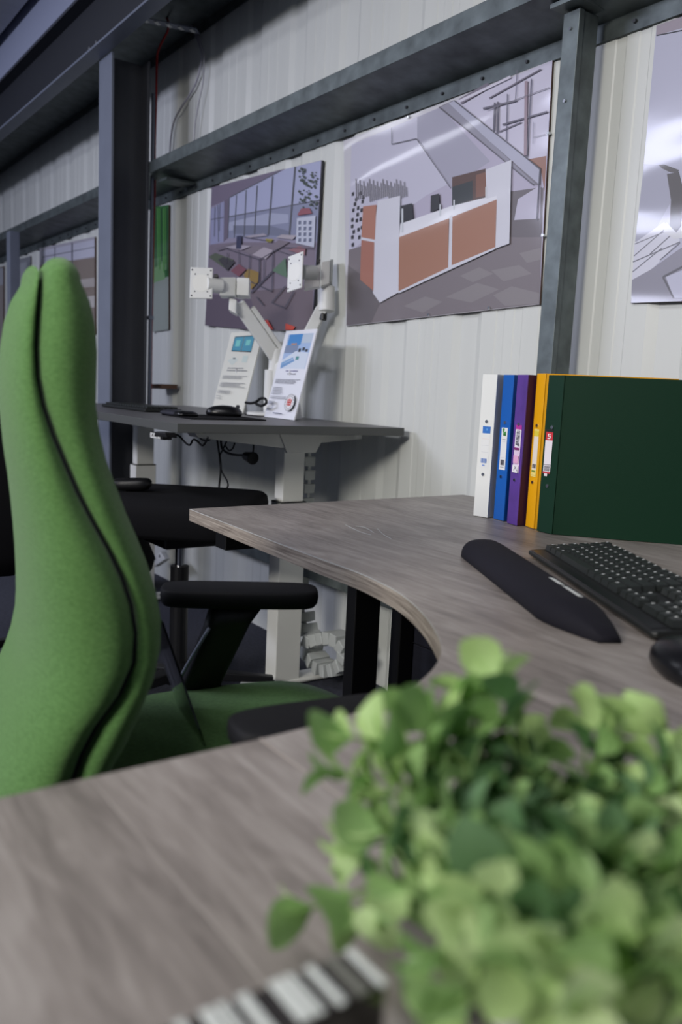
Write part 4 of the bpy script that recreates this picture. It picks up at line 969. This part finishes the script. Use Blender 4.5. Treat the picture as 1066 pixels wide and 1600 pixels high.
gb = binder((838.5, 829.5), (862, 835.0), 'binder_green', 'dark green ring binder at the right end with its front cover facing out',
       [rect((196, 44, 52), -.02, -.02, 1.02, .17), rect((28, 16, 20), -.05, -.07, 1.0, -.045), rect((28, 16, 20), -.02, -.03, 1.0, -.01), rect((226, 220, 224), -.02, .17, 1.02, .86), rect((40, 40, 46), -.02, .70, 1.02, .712)] + vbars(.12, .9, .73, .85, 9, (60, 60, 66)) + [rect((196, 60, 66), -.02, .86, 1.02, .90), rect((224, 214, 216), .2, .90, .65, .96)] +
       [rect((240, 236, 236), .32, .03, .72, .05), rect((240, 236, 236), .32, .03, .44, .08), rect((240, 236, 236), .32, .07, .72, .09), rect((240, 236, 236), .60, .08, .74, .13), rect((240, 236, 236), .30, .12, .70, .14)], 84, split=43, lab=(.14, .58))

# ================================================================== WRIST REST, KEYBOARD, MOUSE ON THE CURVED DESK
def pxs(pts, z_): return [atz(x_, y_, z_) for x_, y_ in pts]
t = thing('wrist_rest', 'long black padded wrist rest lying beside the keyboard', 'wrist rest', (-.83, .93, ZT))
ax0 = V((-1.055, 1.045, 0)); ax1 = V((-.592, .790, 0)); d = (ax1 - ax0).normalized(); nn = V((-d.y, d.x, 0)); Lw = (ax1 - ax0).length
rings = []
N_ = 26
for i in range(N_ + 1):
    u = i / N_; s_ = u * Lw
    if u < .10: k = math.sqrt(1 - ((.10 - u) / .10) ** 2)
    else: k = 1.0
    wf = .040 * k; wb = .037 * k
    # far end is cut to a point on the outer side
    if u > .80: q_ = (u - .80) / .20; wf = .040 * (1 - q_ ** 1.6) + .001
    if u > .86: wb = .037 * (1 - .30 * ((u - .86) / .14) ** 2)
    if u > .80: wb = max(wb, .004)
    hh = .031 * (k ** .7) * (1 if u < .85 else 1 - .75 * ((u - .85) / .15) ** 1.3)
    c_ = ax0 + d * s_
    ring = []
    for j in range(15):
        a = math.pi * j / 14; cs, sn = math.cos(a), math.sin(a); wsd = wf if cs < 0 else wb
        ring.append(c_ + nn * (math.copysign(abs(cs) ** .8, cs) * wsd) + V((0, 0, ZT + .0015 + hh * sn ** .75)))
    ring.append(c_ - nn * wf * .96 + V((0, 0, ZT + .0003))); ring.append(c_ + nn * wb * .96 + V((0, 0, ZT + .0003)))
    rings.append(ring)
MB().loft(rings).build('pad', 'wrist_fabric', t, smooth=True)
# pale lettering strip near the far end (short illegible word marks)
b = MB()
def surf(s_, w_): 
    u = s_ / Lw; return ax0 + d * s_ + nn * w_ + V((0, 0, ZT + .0015 + .031 * (1 - (w_ / .037) ** 2) ** .375 * (1 if u < .85 else 1 - .35 * (u - .85) / .15) + .0012))
x_ = Lw * .64; rl = random.Random(9)
while x_ < Lw * .83:
    wl = .004 + rl.random() * .004
    if not (Lw * .715 < x_ < Lw * .73):
        ps = [surf(x_, .006), surf(x_ + wl, .006), surf(x_ + wl, .013), surf(x_, .013)]
        b.add(ps + [p + V((0, 0, .0004)) for p in ps], [(0, 1, 2, 3), (4, 5, 6, 7), (0, 1, 5, 4), (1, 2, 6, 5), (2, 3, 7, 6), (3, 0, 4, 7)])
    x_ += wl + .0012
b.build('lettering', 'legend', t)

K0 = V((-.998, 1.110, 0)); kd = V((.856, -.517, 0)); kn = V((.517, .856, 0)); KL = .505; KW = .150
def kq(a, b_, z_): return K0 + kd * a + kn * b_ + V((0, 0, ZT + z_ + b_ / KW * .012))
t = thing('keyboard', 'black wired keyboard with white key legends beside the ring binders', 'keyboard', (K0.x, K0.y, ZT))
b = MB(); cs = [(.006, .0), (KL - .006, 0), (KL, .006), (KL, KW), (0, KW), (0, .006)]
lo = [kq(a, b_, .003) for a, b_ in cs]; 
for p in lo: p.z = ZT + .004
hi = [kq(a, b_, .012) for a, b_ in cs]
b.loft([lo, hi]); b.build('body', 'key_base', t, bevel=.003, seg=3)
MB().loft([[kq(a, b_, .0122) for a, b_ in ((.012, .004), (KL - .012, .004), (KL - .012, .024), (.012, .024))], [kq(a, b_, .0128) for a, b_ in ((.013, .005), (KL - .013, .005), (KL - .013, .023), (.013, .023))]]).build('front_strip', 'black_satin', t)
for a in (.03, KL - .05):
    q = kq(a, KW - .02, 0); MB().box((q.x, q.y, ZT + .0006), (q.x + .02, q.y + .01, ZT + .02), rz=R(-31)).build('foot', 'black_plastic', t)
rows = [  # key widths in units, negative = gap
    [1.25, 1.25, 1.25, 5.9, 1.25, 1.25, 1.25, 1.6, -.4, 1, 1, 1, -.4, 2, 1, 1],
    [2.25, 1, 1, 1, 1, 1, 1, 1, 1, 1, 1, 2.75, -.4, -1, 1, -1, -.4, 1, 1, 1, 1],
    [1.75, 1, 1, 1, 1, 1, 1, 1, 1, 1, 1, 1, 2.25, -.4, -3, -.4, 1, 1, 1, 1],
    [1.5, 1, 1, 1, 1, 1, 1, 1, 1, 1, 1, 1, 1, 1.5, -.4, 1, 1, 1, -.4, 1, 1, 1, 1],
    [1, 1, 1, 1, 1, 1, 1, 1, 1, 1, 1, 1, 1, 2, -.4, 1, 1, 1, -.4, 1, 1, 1, 1],
    [1, -.6, 1, 1, 1, 1, -.4, 1, 1, 1, 1, -.4, 1, 1, 1, 1, -.2, -.4, 1, 1, 1, -.4, 1, 1, 1, 1]]
unit = (KL - .020) / 22.8; rowh = (KW - .036) / 6
keymesh = {}
basisM = Matrix(((kd.x, kn.x, 0), (kd.y, kn.y, 0), (0, 0, 1)))
def key_mesh(wk):
    if wk in keymesh: return keymesh[wk]
    w_ = wk * unit - .0016; h_ = rowh - .0016; b = MB(); i_ = .0022
    b.add([(0, 0, 0), (w_, 0, 0), (w_, h_, 0), (0, h_, 0), (i_, i_ * .8, .0085), (w_ - i_, i_ * .8, .0085), (w_ - i_, h_ - i_, .0095), (i_, h_ - i_, .0095)], [(0, 1, 5, 4), (1, 2, 6, 5), (2, 3, 7, 6), (3, 0, 4, 7), (4, 5, 6, 7)])
    if wk < 3:
        b.k = 1; b.add([(i_ + .002, h_ * .52, .00955), (i_ + .0055, h_ * .52, .00955), (i_ + .0055, h_ * .76, .0099), (i_ + .002, h_ * .76, .0099)], [(0, 1, 2, 3)])
    me = bpy.data.meshes.new('key'); me.from_pydata([basisM @ v for v in b.v], [], b.f)
    me.materials.append(M['key_plastic']); me.materials.append(M['legend'])
    for p, k in zip(me.polygons, b.m): p.material_index = k
    keymesh[wk] = me; return me
for r_, row in enumerate(rows):
    x_ = .010
    for wk in row:
        if wk > 0:
            o = bpy.data.objects.new('key', key_mesh(wk)); COL.objects.link(o); o.parent = t
            o.location = kq(x_, .028 + r_ * rowh, .0128) - origin(t)
        x_ += abs(wk) * unit
mq = atz(1092, 1034, ZT + .015)
t = thing('computer_mouse', 'black mouse partly cut off by the right edge below the keyboard', 'mouse', (mq.x, mq.y, ZT))
MB().loft(dome(mq.x, mq.y, ZT + .0004, .062, .042, .036, R(-35), 2.6)).build('body', 'black_satin', t, smooth=True)
MB().cyl((mq.x + .03, mq.y - .02, ZT + .030), (mq.x + .036, mq.y - .0165, ZT + .030), .006, n=12).build('wheel', 'black_plastic', t)

# chalky scratch marks on the desk
o = MB()
for pts in (((540, 820), (552, 826), (566, 832), (580, 836)), ((590, 826), (598, 834), (604, 838), (612, 842)), ((556, 822), (570, 824), (584, 832))):
    o.tube([atz(x_, y_, ZT + .0002) for x_, y_ in pts], .0005, 5)
# (kept as wear in the top's surface)
sc = o.build('scuff', 'grey_plastic', bpy.data.objects['curved_desk']); 

# ================================================================== STRIPED BLACK BOX
bz = .785
c1 = atz(552, 1482, bz); c2_ = atz(602, 1537, bz)
wx = .0225
x0 = c1.x; y1 = (c1.y + c2_.y) / 2
t = thing('striped_box', 'black box with silver and black strips across its top, beside the plant', 'box', (x0 + wx / 2, y1 - .075, ZT))
MB().box((x0, y1 - .15, ZT + .0002), (x0 + wx, y1, bz - .002)).build('body', 'black_gloss', t, bevel=.001)
MB().box((x0 + .0004, y1 - .1496, bz - .002), (x0 + wx - .0004, y1 - .0004, bz - .0006)).build('top_plate', 'strip_dark', t)
for a, w_, mm in ((0, .0028, 'silver_strip'), (.0078, .0050, 'dim_strip'), (.0185, .0032, 'silver_strip'), (.0278, .0032, 'silver_strip'), (.0325, .0052, 'silver_strip'), (.0470, .0040, 'silver_strip'), (.0560, .0030, 'silver_strip'), (.0610, .0046, 'silver_strip'), (.072, .003, 'silver_strip'), (.081, .005, 'dim_strip'), (.092, .004, 'silver_strip'), (.105, .005, 'silver_strip'), (.120, .003, 'silver_strip'), (.132, .004, 'dim_strip')):
    MB().box((x0 - .0002, y1 - a - w_, bz - .0008), (x0 + wx + .0002, y1 - a, bz + .0004)).build('strip', mm, t)

# ================================================================== POTTED PLANT
pc_ = V((-.222, .292, ZT))
t = thing('potted_plant', 'bushy potted plant with small round green leaves in the foreground', 'plant', tuple(pc_))
rings = [[pc_ + V((r_ * math.cos(a), r_ * math.sin(a), z_)) for a in [2 * math.pi * i / 36 for i in range(36)]] for z_, r_ in ((.0005, .034), (.004, .037), (.040, .042), (.042, .045), (.050, .0455), (.050, .041), (.042, .040))]
MB().loft(rings).build('pot', 'white_pot', t, smooth=False, bevel=0)
MB().cyl(pc_ + V((0, 0, .040)), pc_ + V((0, 0, .044)), .039, n=28).build('soil', 'soil', t)
# leaf: rounded blade with a slight fold, about 22 mm
def leaf_mesh(m_):
    vs = []; fs = []; L_ = .0245
    prof_ = ((0, .0008), (.12, .16), (.3, .40), (.52, .49), (.75, .42), (.92, .22), (1, .02))
    for u, w_ in prof_:
        z_ = .10 * math.sin(u * math.pi) * .022
        for s_ in (-1, -.5, 0, .5, 1): vs.append((s_ * w_ * L_ * .95, u * L_, z_ + .0035 * (abs(s_) ** 1.5) * (w_ / .49) - .004 * u * u))
    for i in range(len(prof_) - 1):
        for j in range(4): a = i * 5 + j; fs.append((a, a + 1, a + 6, a + 5))
    me = bpy.data.meshes.new('leaf'); me.from_pydata(vs, [], fs); me.materials.append(M[m_])
    for p in me.polygons: p.use_smooth = True
    return me
LM = [leaf_mesh('leaf_pale'), leaf_mesh('leaf_mid'), leaf_mesh('leaf_deep')]
rp = random.Random(21)
# stem tips, from the photo: (px, py, depth) for the ones that stand out, the rest fill the crown
tips = [(775, 1062, .455), (733, 1100, .46), (690, 1130, .45), (655, 1125, .45), (553, 1152, .43), (548, 1210, .42), (830, 1175, .48), (925, 1130, .46), (985, 1135, .46), (1045, 1185, .44),
        (1050, 1270, .42), (600, 1300, .39), (580, 1320, .41), (490, 1452, .405), (572, 1432, .40), (880, 1260, .45), (700, 1200, .43), (760, 1230, .44), (640, 1180, .43), (960, 1240, .44),
        (680, 1290, .38), (720, 1330, .36), (820, 1300, .40), (900, 1330, .38), (980, 1350, .36), (1040, 1400, .34), (640, 1390, .37), (740, 1420, .32), (860, 1400, .34), (940, 1460, .31), (1010, 1500, .31), (800, 1500, .30), (690, 1480, .33), (730, 1550, .32), (900, 1560, .29), (610, 1240, .41), (1080, 1330, .38), (1100, 1230, .42), (780, 1370, .36), (1060, 1560, .30)]
nleaf = 0; extra = MB(); exk = 0
leaves = []
for ti, (x_, y_, D) in enumerate(tips):
    tip = atd(x_, y_, D)
    root = pc_ + V((rp.uniform(-.022, .022), rp.uniform(-.022, .022), .042))
    if tip.z < ZT + .03: tip.z = ZT + .03
    midp = root.lerp(tip, .55) + V((0, 0, .018))
    path = spline([root, midp, tip], 8)
    MB().tube(path, .0009, 5, False).build('stem', 'stem', t, smooth=True)
    cum = len(path)
    npair = 5
    for k in range(npair):
        u = .42 + .58 * k / (npair - 1); idx = min(int(u * (cum - 1)), cum - 1); p = path[idx]; dirn = (path[min(idx + 1, cum - 1)] - path[max(idx - 1, 0)]).normalized()
        base = dirn.orthogonal().normalized(); ang = rp.uniform(0, 6.28) if k % 2 == 0 else ang + math.pi / 2
        for side_ in (0, 1) if k < npair - 1 else (0, 1, 2):
            q_ = Quaternion(dirn, ang + math.pi * side_); out = (q_ @ base)
            if side_ == 2: out = V((0, 0, 0))
            ydir = (out * (1.0 if k < npair - 1 else .55) + dirn * (.55 if k < npair - 1 else .9) + V((0, 0, .15))).normalized()
            if ydir.dot(-FWD) > .8: ydir = (ydir + V((0, 0, .6))).normalized()
            zz = (dirn - ydir * dirn.dot(ydir)); zz = zz.normalized() if zz.length > .05 else V((rp.uniform(-1, 1), rp.uniform(-1, 1), 1))
            zz = (zz + V((rp.uniform(-.4, .4), rp.uniform(-.4, .4), rp.uniform(-.1, .5))) - FWD * .5)
            zz = (zz - ydir * zz.dot(ydir)).normalized(); xx = ydir.cross(zz)
            s_ = (.75 + .45 * rp.random()) * (1.0 if k > 1 else .9)
            mat4 = Matrix(((xx.x, ydir.x, zz.x, 0), (xx.y, ydir.y, zz.y, 0), (xx.z, ydir.z, zz.z, 0), (0, 0, 0, 1)))
            mat4 = Matrix.Translation(p - pc_) @ mat4 @ Matrix.Scale(s_, 4)
            leaves.append(((p - EYE).dot(FWD), mat4, k))
for _ in range(60):                                   # inner fill
    a = rp.uniform(0, 6.28); r_ = rp.uniform(.01, .07); p = pc_ + V((r_ * math.cos(a), r_ * math.sin(a), rp.uniform(.045, .085)))
    q_ = Quaternion((rp.uniform(-1, 1), rp.uniform(-1, 1), rp.uniform(-1, 1), rp.uniform(-1, 1))); q_.normalize()
    leaves.append((9, Matrix.Translation(p - pc_) @ q_.to_matrix().to_4x4(), 0))
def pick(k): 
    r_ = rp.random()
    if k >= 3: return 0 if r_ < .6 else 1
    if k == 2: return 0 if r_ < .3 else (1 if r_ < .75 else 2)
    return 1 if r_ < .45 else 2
leaves.sort(key=lambda e: e[0])
stuffm = MB()
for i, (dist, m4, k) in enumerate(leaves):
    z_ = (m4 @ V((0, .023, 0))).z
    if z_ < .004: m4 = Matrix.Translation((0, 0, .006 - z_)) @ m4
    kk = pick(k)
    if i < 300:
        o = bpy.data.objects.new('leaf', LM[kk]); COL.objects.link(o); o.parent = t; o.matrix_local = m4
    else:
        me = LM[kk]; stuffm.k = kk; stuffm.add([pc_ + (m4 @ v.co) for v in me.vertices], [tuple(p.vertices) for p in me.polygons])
if stuffm.v:
    o = stuffm.build('leaves', ['leaf_pale', 'leaf_mid', 'leaf_deep'], t, smooth=True); o['kind'] = 'stuff'

# ================================================================== groups of repeated things
GROUPS = {'ring_binder': 'ring binders standing in a row on the curved desk', 'wall_poster': 'posters hung on the wall under the steel rail',
          'desk_sign': 'product signs leaning on the grey desk', 'desk_cable': 'black cables of the grey desk', 'office_chair': 'office chairs at the desks'}
for o in list(COL.objects):
    k = o.name.split('.')[0]
    if o.parent is None and k in GROUPS: o['group'] = GROUPS[k]
